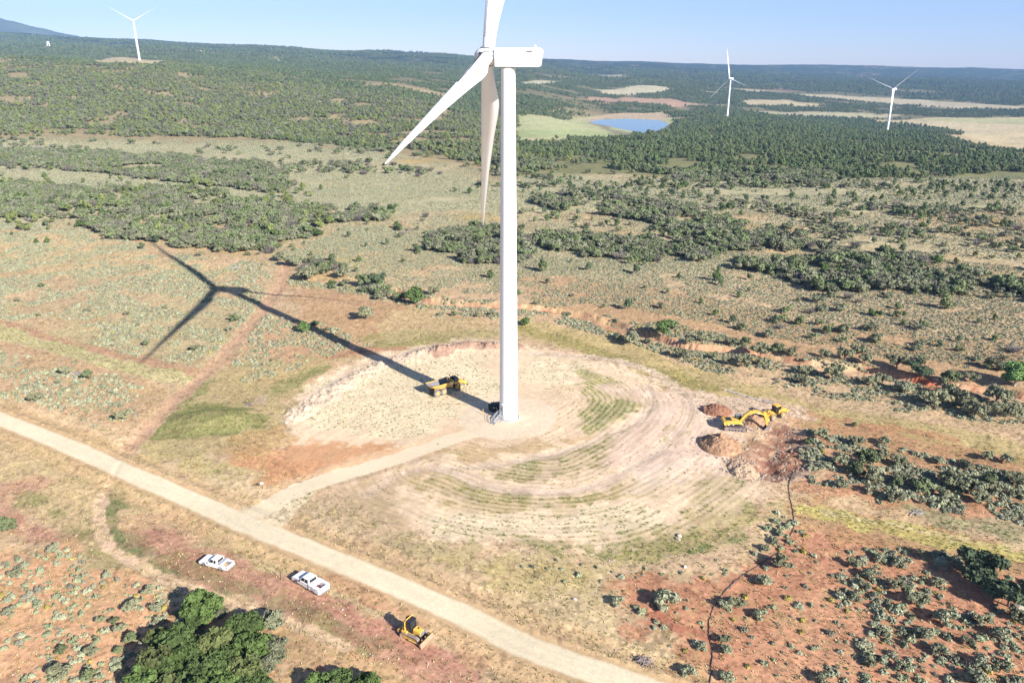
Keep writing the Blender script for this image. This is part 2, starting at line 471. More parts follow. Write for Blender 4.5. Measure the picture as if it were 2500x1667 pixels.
# crescents of grass left between the wheel tracks
patch(A(170, 166, 92), C5((1900, 370), (2060, 380), (2200, 460), (2290, 540), (2240, 620), (2060, 700), (1960, 720), (1900, 640), (1960, 520)), 1.8, 2.6, 5, .85, .45)
patch(A(132, 140, 84), C5((2020, 560), (2220, 530), (2250, 590), (2100, 660), (2020, 690), (1980, 640)), 1.5, 2.2, 4, .7, .4)
patch(A(162, 150, 96), C5((1350, 965), (1480, 900), (1800, 810), (2100, 720), (2230, 690), (2330, 640), (2330, 760), (2100, 890), (1850, 970), (1620, 1000), (1440, 995)), 1.8, 2.6, 5, .8, .5)
patch(A(134, 140, 86), C5((1500, 900), (1850, 800), (2200, 705), (2200, 760), (1900, 850), (1560, 930)), 1.5, 2, 4, .6, .5)
patch(A(160, 146, 96), C5((1360, 955), (1500, 965), (1700, 975), (1640, 1000), (1450, 1000)), 1.5, 2, 4, .7, .4)
patch(A(190, 168, 112), C5((930, 1000), (1180, 980), (1400, 1050), (1700, 1085), (1950, 1080), (2200, 1000), (2352, 950), (2352, 1060), (2000, 1120), (1700, 1170), (1350, 1150), (1150, 1100), (960, 1080)), 2, 3, 6, .9, .3)
patch(A(158, 152, 92), C5((1200, 1000), (1450, 1075), (1800, 1090), (2000, 1060), (2050, 1090), (1850, 1130), (1500, 1140), (1250, 1090)), 1.8, 2.4, 5, .7, .45)
patch(A(206, 182, 132), C5((960, 1350), (1300, 1390), (1700, 1410), (2100, 1420), (2500, 1340), (2900, 1190), (3060, 1110), (3120, 1250), (2800, 1420), (2400, 1560), (1900, 1600), (1400, 1580), (1000, 1480)), 2, 3, 6, .9, .3)
patch(A(150, 148, 88), C5((1450, 1320), (1900, 1330), (2300, 1300), (2600, 1260), (2640, 1310), (2300, 1390), (1800, 1400)), 1.8, 2.5, 4, .65, .5)
patch(A(170, 158, 96), C8((640, 180), (830, 90), (900, 160), (860, 260), (980, 320), (960, 400), (800, 480), (640, 540), (300, 560), (60, 520), (160, 440), (500, 360)), 2, 2.8, 5, .6, .4)
patch(A(120, 140, 78), C8((820, 470), (940, 415), (960, 440), (870, 490)), .8, 1, 2, .8, .3)
patch(A(118, 134, 76), C8((620, 530), (700, 485), (730, 500), (650, 550)), .8, 1, 2, .8, .3)
stripe(A(226, 188, 148), C8((980, 400), (930, 480), (800, 540), (640, 580), (480, 610), (200, 640)), 1.6, .8, 1.2, 4, .8)
patch(PINK, C6((-60, 1000), (300, 1000), (700, 1040), (1000, 1120), (1150, 1170), (1000, 1200), (860, 1220), (720, 1350), (620, 1480), (200, 1500), (-100, 1400), (60, 1250), (180, 1120)), 3, 3, 8, .75)
patch(A(238, 212, 184), C6((100, 1400), (400, 1380), (420, 1520), (100, 1560)), 3, 3, 6, .6)
# pit
patch(A(224, 186, 148), C6((620, 1420), (700, 1290), (760, 1200), (900, 1150), (1050, 1190), (1110, 1330), (1110, 1470), (960, 1560), (800, 1540)), 1.5, 2, 4, .9)
patch(PIT_RED, PIT, 1.2, 2.6, 3.0, .85)
patch(A(136, 84, 66), C6((850, 1310), (940, 1290), (1000, 1340), (1020, 1400), (900, 1470), (830, 1420)), 1, 1.6, 2.5, .7)
# berms
stripe(A(238, 208, 180), F_BERMP, 3.4, 1.6, 2.0, 3, .7)
stripe(A(196, 150, 126), F_BERMR, 3.0, 1.0, 1.4, 3, .85)
stripe(A(206, 148, 108), C5((-30, 460), (150, 420), (330, 350), (520, 290), (700, 250), (900, 240)), 1.6, 1, 1.4, 5, .75)
stripe(A(186, 132, 104), C5((330, 350), (480, 290), (650, 245)), 2.2, 1, 1.4, 4, .7)
stripe(A(150, 150, 88), C5((-60, 620), (60, 540), (200, 480), (330, 410), (440, 350)), 2.4, 1.4, 1.6, 5, .75, .3)
# left grass band and mound
patch(A(200, 176, 122), C4((1290, 1120), (1500, 1000), (2000, 1000), (2230, 960), (2000, 1110), (1880, 1220), (1830, 1380), (1650, 1480), (1400, 1600), (900, 1620), (820, 1560), (1000, 1420)), 2, 3, 7, .85, .2)
patch(A(146, 146, 86), C4((960, 1430), (1080, 1320), (1300, 1280), (1560, 1310), (1680, 1360), (1660, 1420), (1440, 1470), (1150, 1490), (980, 1490)), 1.5, 2.2, 4, .85, .3)
patch(A(140, 146, 84), C4((1010, 1370), (1200, 1160), (1330, 1110), (1400, 1120), (1240, 1240), (1120, 1340), (1000, 1440)), 1.5, 2, 4, .6, .3)
patch(A(150, 148, 88), C4((1640, 1180), (1800, 1150), (1980, 1060), (2080, 1040), (1900, 1160), (1720, 1230)), 1.5, 2, 4, .6, .3)
patch(A(222, 190, 156), C4((1620, 1230), (1700, 1220), (1690, 1270), (1600, 1270)), 1, 1, 3, .8)
patch(A(212, 170, 112), C4((1500, 1490), (1830, 1400), (1900, 1500), (1700, 1620), (1300, 1660)), 2, 3, 6, .7)
# strips left of the track
stripe(A(208, 160, 124), C4((-200, 700), (0, 760), (300, 850), (700, 940), (950, 1000), (1260, 1075)), 2.4, .9, 1.0, 5, .85)
stripe(A(212, 200, 140), C4((-200, 750), (0, 815), (300, 890), (600, 980), (900, 1060), (1190, 1130)), 3.2, 1.4, 1.4, 5, .85, .3)
stripe(A(232, 206, 152), C4((900, 1050), (1100, 1110), (1200, 1130), (1130, 1190), (1000, 1200)), 1.4, .8, 1, 3, .6)
stripe(A(214, 172, 128), C4((0, 890), (300, 960), (700, 1080), (1060, 1200)), 2.0, 1, 1.4, 5, .7)
patch(A(216, 176, 132), C4((-300, 900), (0, 930), (400, 1010), (800, 1120), (1090, 1220), (900, 1400), (700, 1420), (300, 1290), (-300, 1140)), 2, 3, 7, .8)
stripe(A(236, 198, 152), C4((-200, 1160), (0, 1220), (200, 1290), (420, 1370), (640, 1450), (800, 1500)), 3.0, 1, 1.3, 5, .8)
patch(A(220, 184, 132), C4((-200, 1260), (0, 1280), (400, 1420), (760, 1510), (660, 1580), (300, 1480), (0, 1340)), 1.5, 2, 5, .7)
# below the main road on the left
patch(A(216, 186, 136), C7((-200, -260), (100, -100), (450, 30), (700, 160), (1100, 330), (1500, 540), (1900, 700), (2352, 870), (2352, 1300), (1800, 1000), (1400, 760), (1000, 560), (760, 420), (600, 660), (400, 560), (0, 260), (-200, 200)), 2, 3, 8, .95, .2)
patch(A(210, 160, 130), C7((-200, 240), (30, 190), (200, 150), (330, 190), (260, 270), (120, 300), (0, 330), (100, 380), (300, 480), (520, 560), (470, 640), (250, 640), (0, 420), (-200, 420)), 2, 3, 6, .9)
patch(A(202, 148, 120), C7((40, 400), (250, 440), (480, 520), (500, 600), (300, 650), (180, 560)), 2, 2.5, 5, .6)
patch(A(150, 146, 92), C7((190, 250), (330, 270), (420, 330), (560, 560), (470, 540), (330, 400), (60, 320), (80, 300)), 1.5, 2.2, 5, .65, .4)
stripe(A(128, 134, 86), C7((690, 240), (740, 330), (720, 460), (780, 560), (900, 610), (1000, 670), (1150, 730), (1300, 800), (1420, 840), (1540, 880), (1680, 920), (1820, 980), (2000, 1060), (2200, 1140), (2420, 1250)), 2.2, 1.3, 1.6, 4, .85, .45)
patch(A(166, 154, 98), C7((560, 650), (700, 660), (900, 760), (900, 830), (760, 830), (620, 740)), 2, 2.5, 5, .6, .3)
patch(A(222, 178, 136), C7((760, 460), (900, 400), (1050, 350), (1180, 360), (1240, 470), (1220, 600), (1300, 660), (1150, 700), (1000, 640), (900, 560)), 2, 3, 6, .85)
stripe(A(212, 158, 128), C7((980, 560), (1100, 650), (1250, 720), (1420, 770), (1620, 840), (1800, 900), (2000, 980), (2200, 1080), (2420, 1190), (2700, 1320), (2900, 1420)), 3.6, 1.3, 1.6, 5, .9)
stripe(A(192, 126, 100), C7((2060, 800), (2200, 860), (2352, 930), (2500, 1010), (2700, 1100)), 1.1, .8, 1, 3, .8)
patch(A(210, 150, 122), C7((2100, 960), (2400, 1010), (2750, 1180), (2950, 1290), (2850, 1370), (2500, 1250), (2200, 1100)), 1.8, 2.2, 5, .7)
# sage slope bottom left
patch(A(236, 180, 134), C7((-300, 560), (0, 600), (260, 650), (480, 620), (620, 800), (900, 830), (1100, 950), (1350, 1000), (1700, 1100), (1760, 1300), (1700, 1560), (-300, 1560)), 2, 3, 7, .92)
patch(A(214, 170, 122), C7((1650, 1050), (1900, 1080), (2300, 1280), (2700, 1560), (1700, 1560), (1800, 1300)), 2, 3, 6, .8, .2)
patch(A(200, 126, 96), C7((2010, 1350), (2090, 1340), (2080, 1400), (2020, 1430)), .8, 1, 2, .7)
# verge between road and lower right
patch(A(222, 194, 146), C8((-500, 700), (0, 640), (180, 660), (260, 760), (180, 860), (330, 950), (480, 1010), (560, 1100), (640, 1240), (400, 1240), (0, 1040), (-500, 860)), 2, 3, 7, .9, .15)
patch(A(196, 172, 110), C8((-700, 560), (-200, 560), (60, 620), (0, 720), (-300, 760)), 2.5, 3, 7, .6, .2)
# red slope lower right
patch(A(208, 146, 110), C8((180, 700), (340, 640), (620, 640), (900, 560), (1060, 480), (1150, 390), (1500, 430), (1900, 520), (2500, 640), (2700, 1400), (560, 1400), (640, 1160), (480, 1000), (300, 920), (230, 800)), 2.5, 3, 8, .95)
patch(A(214, 160, 120), C8((1050, 800), (1300, 700), (1600, 900), (1500, 1300), (900, 1300), (1000, 1000)), 4, 4, 9, .55)
patch(A(190, 116, 90), C8((330, 840), (480, 860), (660, 920), (700, 980), (540, 960), (380, 900)), 1.2, 1.6, 3, .7)
patch(A(150, 136, 92), C8((390, 900), (520, 910), (560, 1000), (470, 1060), (400, 990)), 1.5, 2, 4, .6, .3)
patch(A(166, 130, 92), C8((500, 1030), (640, 1060), (640, 1150), (540, 1150)), 1.2, 1.6, 3, .55, .3)
patch(A(196, 150, 104), C8((1130, 300), (1250, 260), (1500, 330), (2000, 440), (2500, 560), (2500, 680), (1900, 560), (1400, 460), (1180, 420)), 2, 3, 6, .8, .2)
stripe(A(206, 190, 106), C8((1240, 320), (1400, 350), (1600, 390), (1850, 440), (2100, 490), (2400, 560), (2700, 640)), 2.4, 1.2, 1.4, 4, .85, .25)
stripe(A(232, 206, 156), C8((1300, 320), (1700, 395), (2000, 445), (2400, 510)), .7, .6, 1, 3, .55)
patch(A(140, 146, 104), C8((1700, 280), (1900, 300), (2400, 400), (2500, 470), (2100, 430), (1900, 360)), 2, 2.5, 5, .6, .3)
patch(A(206, 142, 104), C8((1130, 200), (1400, 250), (1700, 280), (2000, 330), (2352, 380), (2352, 300), (1900, 240), (1500, 180), (1200, 130)), 2, 2.5, 6, .7)
patch(A(206, 150, 112), VP((1840, 970), (1950, 960), (2360, 1070), (2360, 1190), (2100, 1160), (1900, 1110), (1830, 1080)), 2.5, 3, 6, .75)
# tracks and roads over everything
stripe(A(128, 134, 86), C7((690, 240), (740, 330), (720, 460), (780, 560), (900, 610), (1000, 670), (1150, 730), (1300, 800), (1420, 840), (1540, 880), (1680, 920), (1820, 980), (2000, 1060), (2200, 1140), (2420, 1250)), 1.5, 1.2, 1.3, 4, .6, .4)
_tw = Field(C7((980, 560), (1100, 650), (1250, 720), (1420, 770), (1620, 840), (1800, 900), (2000, 980), (2200, 1080), (2420, 1190), (2700, 1320), (2900, 1420)), False, 18)
for _o in (.5, 1.1, 2.0, 2.6):
    _near_patches.append((A(190, 128, 100), _tw, .25, .25, 4, .4, 0.0, ('ring', _o, .16)))
stripe(A(216, 172, 134), F_TRACK, 2.1, .8, .8, 4, .9)
stripe(A(224, 178, 136), TRACK_BACK, 1.6, .9, 1.0, 6, .75)
stripe(A(222, 178, 134), TRACK_MID, 1.2, .8, .9, 5, .7)
for _f, _w, _k in F_RUTS[:3]:
    stripe(A(240, 212, 184), _f, _w * .62, .7, .7, 5, _k)
stripe(A(238, 200, 160), F_RUTS[3][0], 1.05, .4, .4, 3, .95)
for _f, _w, _k in F_RUTS[:3]:
    for _o in (.55, 1.25):
        _near_patches.append((A(206, 168, 132), _f, .2, .15, 5, .5, 0.0, ('ring', _o, .13)))
for _f in (F_ACCESS, F_TRACK):
    _near_patches.append((A(214, 172, 132), _f, .3, .15, 5, .4, 0.0, ('ring', .85, .2)))
stripe(A(236, 198, 154), F_ACCESS, 5.0, 2.2, 1.6, 6, .6)
stripe(A(222, 182, 132), F_ROAD, 6.5, 2.0, 1.2, 5, .6)
N_ROAD_FROM = len(_near_patches)
stripe(A(254, 232, 194), F_ACCESS, 2.3, .8, .45, 3, .95)
patch(A(250, 224, 190), np.array([[TOWER[0] + 11.3 * math.cos(t), TOWER[1] + 11.3 * math.sin(t)] for t in np.linspace(0, 2 * math.pi, 40, endpoint=False)]), .8, .7, 4, .95)
patch(A(250, 226, 186), C7((1500, 380), (1750, 330), (1950, 250), (2050, 210), (1980, 330), (1850, 400), (1820, 500), (1880, 590), (1650, 500)), 1.5, 1.5, 4, .75)
stripe(ROADC, F_ROAD, 2.15, .5, .16, 3, 1.0)
for _o in (.95, 2.0):
    _near_patches.append((A(244, 222, 182), F_ROAD, .45, .25, 5, .45, 0.0, ('ring', _o, .3)))
stripe(A(248, 228, 190), F_ROAD, .5, .5, .3, 6, .3)

# far country: plain polygons, later ones on top
_far = []
def farp(col, pts, feather, ragged, size, amt=1.0):
    _far.append((col, np.asarray(pts), feather, ragged, size, amt))
farp(A(200, 190, 146), VP((-200, 330), (330, 318), (800, 345), (1150, 420), (1190, 400), (1900, 415), (2360, 400), (2800, 410), (2800, 640), (-400, 640)), 20, 25, 60, .8)
farp(A(176, 158, 116), VP((-600, 120), (400, 150), (700, 190), (1150, 270), (1150, 420), (900, 350), (300, 325), (-600, 320)), 20, 25, 60, .9)
farp(A(140, 140, 92), VP((1190, 330), (1450, 310), (1550, 285), (1700, 270), (2050, 300), (2352, 350), (2900, 370), (2900, 410), (1900, 412), (1190, 400)), 15, 20, 50, .9)
farp(A(196, 196, 140), VP((1060, 262), (1200, 266), (1350, 266), (1530, 262), (1545, 275), (1530, 300), (1400, 322), (1200, 322), (1090, 318), (1000, 300)), 12, 14, 40, .95)
farp(A(178, 188, 126), VP((1190, 300), (1320, 296), (1420, 305), (1400, 318), (1190, 318)), 12, 14, 60, .8)
farp(A(216, 188, 152), VP((1330, 268), (1400, 262), (1520, 262), (1545, 268), (1525, 276), (1440, 272), (1360, 276)), 8, 6, 30, .9)
farp(A(150, 136, 112), VP((1345, 276), (1400, 272), (1400, 296), (1430, 300), (1500, 306), (1500, 300), (1550, 310), (1420, 312), (1380, 290)), 7, 5, 25, .75)
farp(A(226, 204, 156), VP((1970, 276), (2100, 270), (2360, 266), (2700, 266), (2700, 350), (2360, 342), (2230, 318), (2170, 298), (2080, 286)), 10, 10, 60, .95)
farp(A(190, 190, 130), VP((2080, 272), (2360, 268), (2700, 266), (2700, 284), (2360, 286), (2200, 280)), 12, 14, 60, .7)
farp(A(220, 206, 166), VP((1370, 205), (1450, 202), (1530, 205), (1540, 212), (1440, 214), (1360, 210)), 25, 30, 90, .95)
farp(A(214, 170, 140), VP((1340, 216), (1450, 218), (1560, 226), (1620, 238), (1560, 242), (1420, 236), (1330, 226)), 25, 60, 60, .8)
farp(A(214, 196, 156), VP((1700, 203), (1800, 208), (1950, 214), (2100, 222), (2250, 232), (2360, 236), (2700, 240), (2700, 256), (2360, 250), (2200, 246), (2050, 232), (1900, 222), (1720, 212)), 25, 35, 90, .9)
farp(A(218, 198, 152), VP((1700, 228), (1800, 226), (1900, 236), (1860, 240), (1720, 238)), 18, 20, 60, .9)
farp(A(206, 194, 152), VP((1600, 250), (1760, 252), (1960, 258), (2080, 262), (2000, 270), (1800, 266), (1640, 260)), 18, 30, 70, .85)
farp(A(210, 200, 160), VP((1190, 186), (1250, 184), (1300, 188), (1260, 193), (1200, 192)), 25, 20, 80, .9)
farp(A(210, 196, 156), VP((1270, 164), (1330, 168), (1400, 172), (1460, 170), (1440, 178), (1340, 176)), 30, 60, 120, .7)
farp(A(236, 196, 170), C1((1160, 340), (1230, 334), (1400, 345), (1560, 352), (1560, 360), (1400, 362), (1270, 354)), 25, 25, 90, .95)
farp(A(206, 196, 150), C1((1660, 378), (1770, 376), (1810, 400), (1790, 408), (1740, 390)), 25, 20, 90, .85)
farp(A(206, 186, 140), C1((20, 380), (400, 384), (700, 365), (830, 372), (1080, 390), (1200, 415), (1000, 420), (850, 412), (680, 410), (560, 388)), 14, 12, 40, .95)
farp(A(212, 160, 124), VP((880, 256), (930, 268), (960, 284), (930, 280), (890, 264)), 6, 8, 20, .8)
farp(A(214, 176, 140), C1((1590, 580), (1720, 610), (1720, 620), (1600, 600)), 8, 10, 20, .8)

def blend(C, col, m):
    m = m[:, None]
    return C * (1 - m) + np.asarray(col)[None, :] * m

def ground_colour(x, y):
    C = np.empty((len(x), 3))
    n60 = fbm(x, y, 60, 4, 1); n15 = fbm(x, y, 15, 4, 2); n4 = fbm(x, y, 4, 4, 3); n1 = fbm(x, y, 1.0, 3, 4)
    C[:] = SAGEFLOOR
    C = blend(C, A(208, 172, 124), sstep(-.1, .6, n60 + .5 * n15) * .7)
    C = blend(C, YELLOW, sstep(.45, .8, fbm(x, y, 45, 4, 6)) * .6)
    far = y > 430
    if far.any():
        X, Y = x[far], y[far]; c = C[far]
        c = blend(c, A(132, 126, 88), sstep(1500, 2000, Y) * .95)
        nn = fbm(X, Y, 260, 5, 2)
        c = blend(c, A(186, 172, 132), sstep(1800, 2500, Y) * sstep(.35, .75, nn) * .7)
        c = blend(c, A(196, 150, 124), sstep(2600, 3600, Y) * sstep(.42, .7, fbm(X, Y / 3, 170, 5, 3)) * .65)
        c = blend(c, A(70, 84, 58), sstep(2700, 4300, Y) * sstep(-.95, -.3, fbm(X, Y, 90, 4, 4)) * .97)
        c = c * (1 + sstep(2600, 3400, Y) * (.5 * fbm(X, Y, 45, 3, 2) * sstep(.1, .6, fbm(X, Y, 25, 3, 6)) + .12 * fbm(X, Y, 130, 3, 1)))[:, None]
        for col, pg, fe, ra, si, am in _far:
            lo = pg.min(0) - 80; hi = pg.max(0) + 80
            b = (X > lo[0]) & (X < hi[0]) & (Y > lo[1]) & (Y < hi[1])
            if b.any():
                m = sstep(-fe, fe, poly_sd(X[b], Y[b], pg) + ra * fbm(X[b], Y[b], si, 4, 5)) * am
                c[b] = blend(c[b], col, m)
        C[far] = c
    near = (y < 459) & (y > 57) & (np.abs(x) < 259)
    X, Y = x[near], y[near]; c = C[near]
    c = blend(c, A(222, 184, 142), (1 - sstep(250, 330, Y)) * .8)
    g1 = fbm(X, Y, .55, 2, 6); g2 = fbm(X, Y, 1.6, 3, 7)
    cache = {}
    fine1 = fbm(X, Y, 2.2, 4, 1)
    ring = RINGS(X, Y)
    ang = RINGS.along(X, Y) / 45.0
    lp = sstep(-3, 3, LEFTPAD(X, Y))
    row = np.cos(ring * 4.4 + 1.6 * fbm(X, Y, 14, 3, 3)) * (1 - lp) * (ring < 55)
    streak = fbm(ring * 1.0, ang * 14.0, 1.1, 4, 2)            # wheel marks that run round the pad
    streak2 = fbm(ring * 1.0, ang * 8.0, 3.5, 3, 5)
    worked = sstep(0, 3, F_PAD0(X, Y))
    for i, (col, fl, fe, ra, si, am, sp, kind) in enumerate(_near_patches):
        d = fl(X, Y)
        sd = d if kind == 'p' else (kind[2] - np.abs(d - kind[1]) if isinstance(kind, tuple) else kind - d)
        if si not in cache: cache[si] = fbm(X, Y, si, 4, int(si * 7) % 8)
        m = sstep(-fe * .5, fe * .5, sd + ra * (cache[si] + .55 * fine1 + .35 * g2)) * am
        if sp:
            m = m * (1 - worked * .42 * sstep(.3, -.5, row + .6 * g2))
            m = m * np.clip(1 - sp + sp * (sstep(-.5, .5, g2 + .5 * g1 + .6 * streak * worked) * 1.5), 0, 1)
        c = blend(c, col, m)
        if i == N_ROAD_FROM - 1:
            # wheel marks, pale stones and stray tufts
            streak3 = fbm(ring * 1.0, ang * 5.0, .75, 3, 1)
            c = c * (1.05 + (0.13 * streak + .10 * streak2 +   .11 * streak3) * worked * (1 - .55 * lp))[:, None]
            c = blend(c, A(198, 172, 126), worked * sstep(.25, .6, streak2 * .7 + streak * .7 + .2 * g2) * .4 * (1 - .4 * lp))
            c = c * (1 - .10 * sstep(.1, .9, row) * worked)[:, None]
            c = blend(c, A(172, 158, 104), sstep(.35, .75, g2 + .7 * cache[7.0]) * .30 * (1 - .8 * lp))
    c = blend(c, A(226, 190, 156), sstep(-1, 1, F_PIT(X, Y)) * sstep(.05, .4, fbm(X, Y, 1.6, 3, 2) + .4 * fine1) * .5)
    onroad = np.minimum(F_ROAD(X, Y) - 2.6, F_ACCESS(X, Y) - 2.0)
    rough = .2 + .8 * sstep(-.5, .8, onroad)
    rough = rough * (1 - .55 * worked)
    c = c * (1 + rough * (.15 * g1 + .13 * g2 + .06 * n4[near]))[:, None]
    spots = sstep(.42, .62, fbm(X, Y, .8, 2, 5) + .25 * n4[near]) * rough * (1 - .75 * worked)
    c = c * (1 - .30 * spots)[:, None]
    grit = sstep(.62, .8, fbm(X, Y, .5, 2, 3)) * rough
    c = c * (1 + .28 * grit)[:, None]
    wear = fbm(F_ROAD.along(X, Y) / 12.0, F_ROAD(X, Y), .9, 3, 3)
    c = c * (1 + .05 * wear * (1 - sstep(2, 3.4, F_ROAD(X, Y))))[:, None]
    C[near] = c
    tint = 1 + .07 * n15 + .05 * n60
    C *= tint[:, None]
    fr = ~near
    C[fr] *= (1 + .16 * n4[fr] + .10 * n1[fr])[:, None]
    lum = (C @ np.array([.35, .5, .15]))[:, None]
    C = C * .94 + lum * .06
    return np.clip(C, 0.012, 0.82)

def soil_material():
    m = bpy.data.materials.new('ground'); m.use_nodes = True
    nt = m.node_tree; n = nt.nodes; L = nt.links; b = n['Principled BSDF']
    b.inputs['Roughness'].default_value = 0.95; b.inputs['Specular IOR Level'].default_value = 0.08
    at_ = n.new('ShaderNodeAttribute'); at_.attribute_name = 'soil'
    t = n.new('ShaderNodeTexCoord')
    n1 = n.new('ShaderNodeTexNoise'); n1.inputs['Scale'].default_value = 2.6; n1.inputs['Detail'].default_value = 6; n1.inputs['Roughness'].default_value = .7
    L.new(t.outputs['Object'], n1.inputs['Vector'])
    mr = n.new('ShaderNodeMapRange'); mr.inputs[1].default_value = .3; mr.inputs[2].default_value = .7; mr.inputs[3].default_value = .89; mr.inputs[4].default_value = 1.10
    L.new(n1.outputs['Fac'], mr.inputs[0])
    vo = n.new('ShaderNodeTexVoronoi'); vo.inputs['Scale'].default_value = 1.5
    L.new(t.outputs['Object'], vo.inputs['Vector'])
    ms = n.new('ShaderNodeMapRange'); ms.inputs[1].default_value = .05; ms.inputs[2].default_value = .13; ms.inputs[3].default_value = 1.09; ms.inputs[4].default_value = 1.0
    L.new(vo.outputs['Distance'], ms.inputs[0])
    mu = n.new('ShaderNodeMath'); mu.operation = 'MULTIPLY'
    L.new(mr.outputs[0], mu.inputs[0]); L.new(ms.outputs[0], mu.inputs[1])
    vm = n.new('ShaderNodeVectorMath'); vm.operation = 'SCALE'
    L.new(at_.outputs['Color'], vm.inputs[0]); L.new(mu.outputs[0], vm.inputs['Scale'])
    L.new(vm.outputs[0], b.inputs['Base Color'])
    bp = n.new('ShaderNodeBump'); bp.inputs['Strength'].default_value = .5; bp.inputs['Distance'].default_value = .09
    L.new(n1.outputs['Fac'], bp.inputs['Height']); L.new(bp.outputs[0], b.inputs['Normal'])
    return m

def build_ground():
    # one sheet, finest where the detail is, out past the horizon
    ys = [-400.0, -150.0, 0.0, 40.0]
    y = 62.0
    while y < 10600:
        ys.append(y)
        y += max(0.2, min(y * y / 52000.0, y * 0.0085 if y < 4000 else y * .02)) if y > 78 else 1.0
    ys = np.array(ys)
    qs = np.concatenate([np.linspace(-3.5, -1.0, 26)[:-1], np.linspace(-1.0, -.78, 50)[:-1], np.linspace(-.78, .78, 1150), np.linspace(.78, 1.0, 50)[1:], np.linspace(1.0, 3.5, 26)[1:]])
    Q, Y = np.meshgrid(qs, ys)
    X = np.clip(Q * np.maximum(Y, 90.0), -14000, 14000)
    x, y = X.ravel(), Y.ravel()
    z = land_z(x, y)
    C = ground_colour(x, y)
    nx, ny = len(qs), len(ys)
    i = np.arange((ny - 1) * (nx - 1)); r = i // (nx - 1); c = i % (nx - 1); v0 = r * nx + c
    faces = np.stack([v0, v0 + 1, v0 + nx + 1, v0 + nx], 1)
    me = mesh_np('ground', np.stack([x, y, z], 1), faces, soil_material(), True)
    at_ = me.attributes.new('soil', 'FLOAT_COLOR', 'POINT')
    at_.data.foreach_set('color', np.concatenate([C, np.ones((len(C), 1))], 1).astype(np.float32).ravel())
    o = link('ground', me)
    return tag(o, 'dry red and tan high desert ground with gravel road and cleared pad', 'ground', kind='structure')

ground = build_ground()

def build_mountain():
    nx, ny = 120, 40
    u = np.linspace(-700, 210, nx)
    top = np.interp(u, [-700, -450, -250, -60, 0, 30, 75, 100, 140, 210], [66, 40, 30, 34, 40, 48, 62, 68, 80, 92])
    P = []
    for j in range(ny):
        t = j / (ny - 1)
        Yd = 8700 + 1800 * t
        for i in range(nx):
            a, dy, dz = ray(u[i], top[i] + 3)
            zt = CAM_H + 9600 * dz / dy
            x = a / dy * Yd
            prof = 1 - abs(t - .5) * 2
            P.append((x, Yd, -150 + (zt + 150) * min(1, prof * 1.15) + 0))
    P = np.array(P)
    P[:, 2] += fbm(P[:, 0], P[:, 1], 700, 5, 3) * 26
    i = np.arange((ny - 1) * (nx - 1)); r = i // (nx - 1); c = i % (nx - 1); v0 = r * nx + c
    m = mat('mountain', tuple(A(96, 104, 70)), .95, var=.3, vscale=.004)
    o = link('mountain', mesh_np('mountain', P, np.stack([v0, v0 + 1, v0 + nx + 1, v0 + nx], 1), m, True))
    tag(o, 'blue wooded mountain beyond the mesa at far left', 'mountain', kind='structure')
build_mountain()

def build_water():
    pg = SP((1415, 292), (1450, 288), (1530, 287), (1625, 289), (1655, 298), (1645, 320), (1560, 324), (1495, 318), (1460, 309), (1420, 300))
    m = mat('pond_water', (0.05, 0.09, 0.13), .06, spec=.5)
    me = bpy.data.meshes.new('pond_water')
    me.from_pydata([(p[0], p[1], POND_Z) for p in pg], [], [tuple(range(len(pg)))]); me.update()
    me.materials.append(m)
    tag(link('pond_water', me), 'blue pond water reflecting the sky behind the wooded ridge', 'pond', kind='structure')
build_water()

# ---------------------------------------------------------------- plants
def _ico(sub):
    bm = bmesh.new(); bmesh.ops.create_icosphere(bm, subdivisions=sub, radius=1.0)
    v = np.array([p.co[:] for p in bm.verts]); f = np.array([[q.index for q in t.verts] for t in bm.faces]); bm.free()
    return v, f
ICO1, ICO2 = _ico(1), _ico(2)

def leaf_tris(r, pos, nrm, size, spread=.9, stretch=1.0):
    """one small triangle per leaf clump, facing loosely outwards"""
    n = len(pos)
    nn = nrm + r.normal(0, spread, (n, 3)); nn /= np.linalg.norm(nn, axis=1)[:, None] + 1e-9
    h = np.where(np.abs(nn[:, 2:3]) > .9, [[1, 0, 0]], [[0, 0, 1]])
    a = np.cross(nn, h); a /= np.linalg.norm(a, axis=1)[:, None] + 1e-9
    b = np.cross(nn, a)
    th = r.random(n) * 6.283
    c, s = np.cos(th)[:, None], np.sin(th)[:, None]
    a, b = a * c + b * s, b * c - a * s
    sz = (size * r.uniform(.55, 1.35, n))[:, None]
    V = np.concatenate([pos + a * sz * stretch, pos - a * sz * .5 + b * sz * .8, pos - a * sz * .5 - b * sz * .8], 1).reshape(-1, 3)
    return V, np.arange(3 * n).reshape(n, 3)

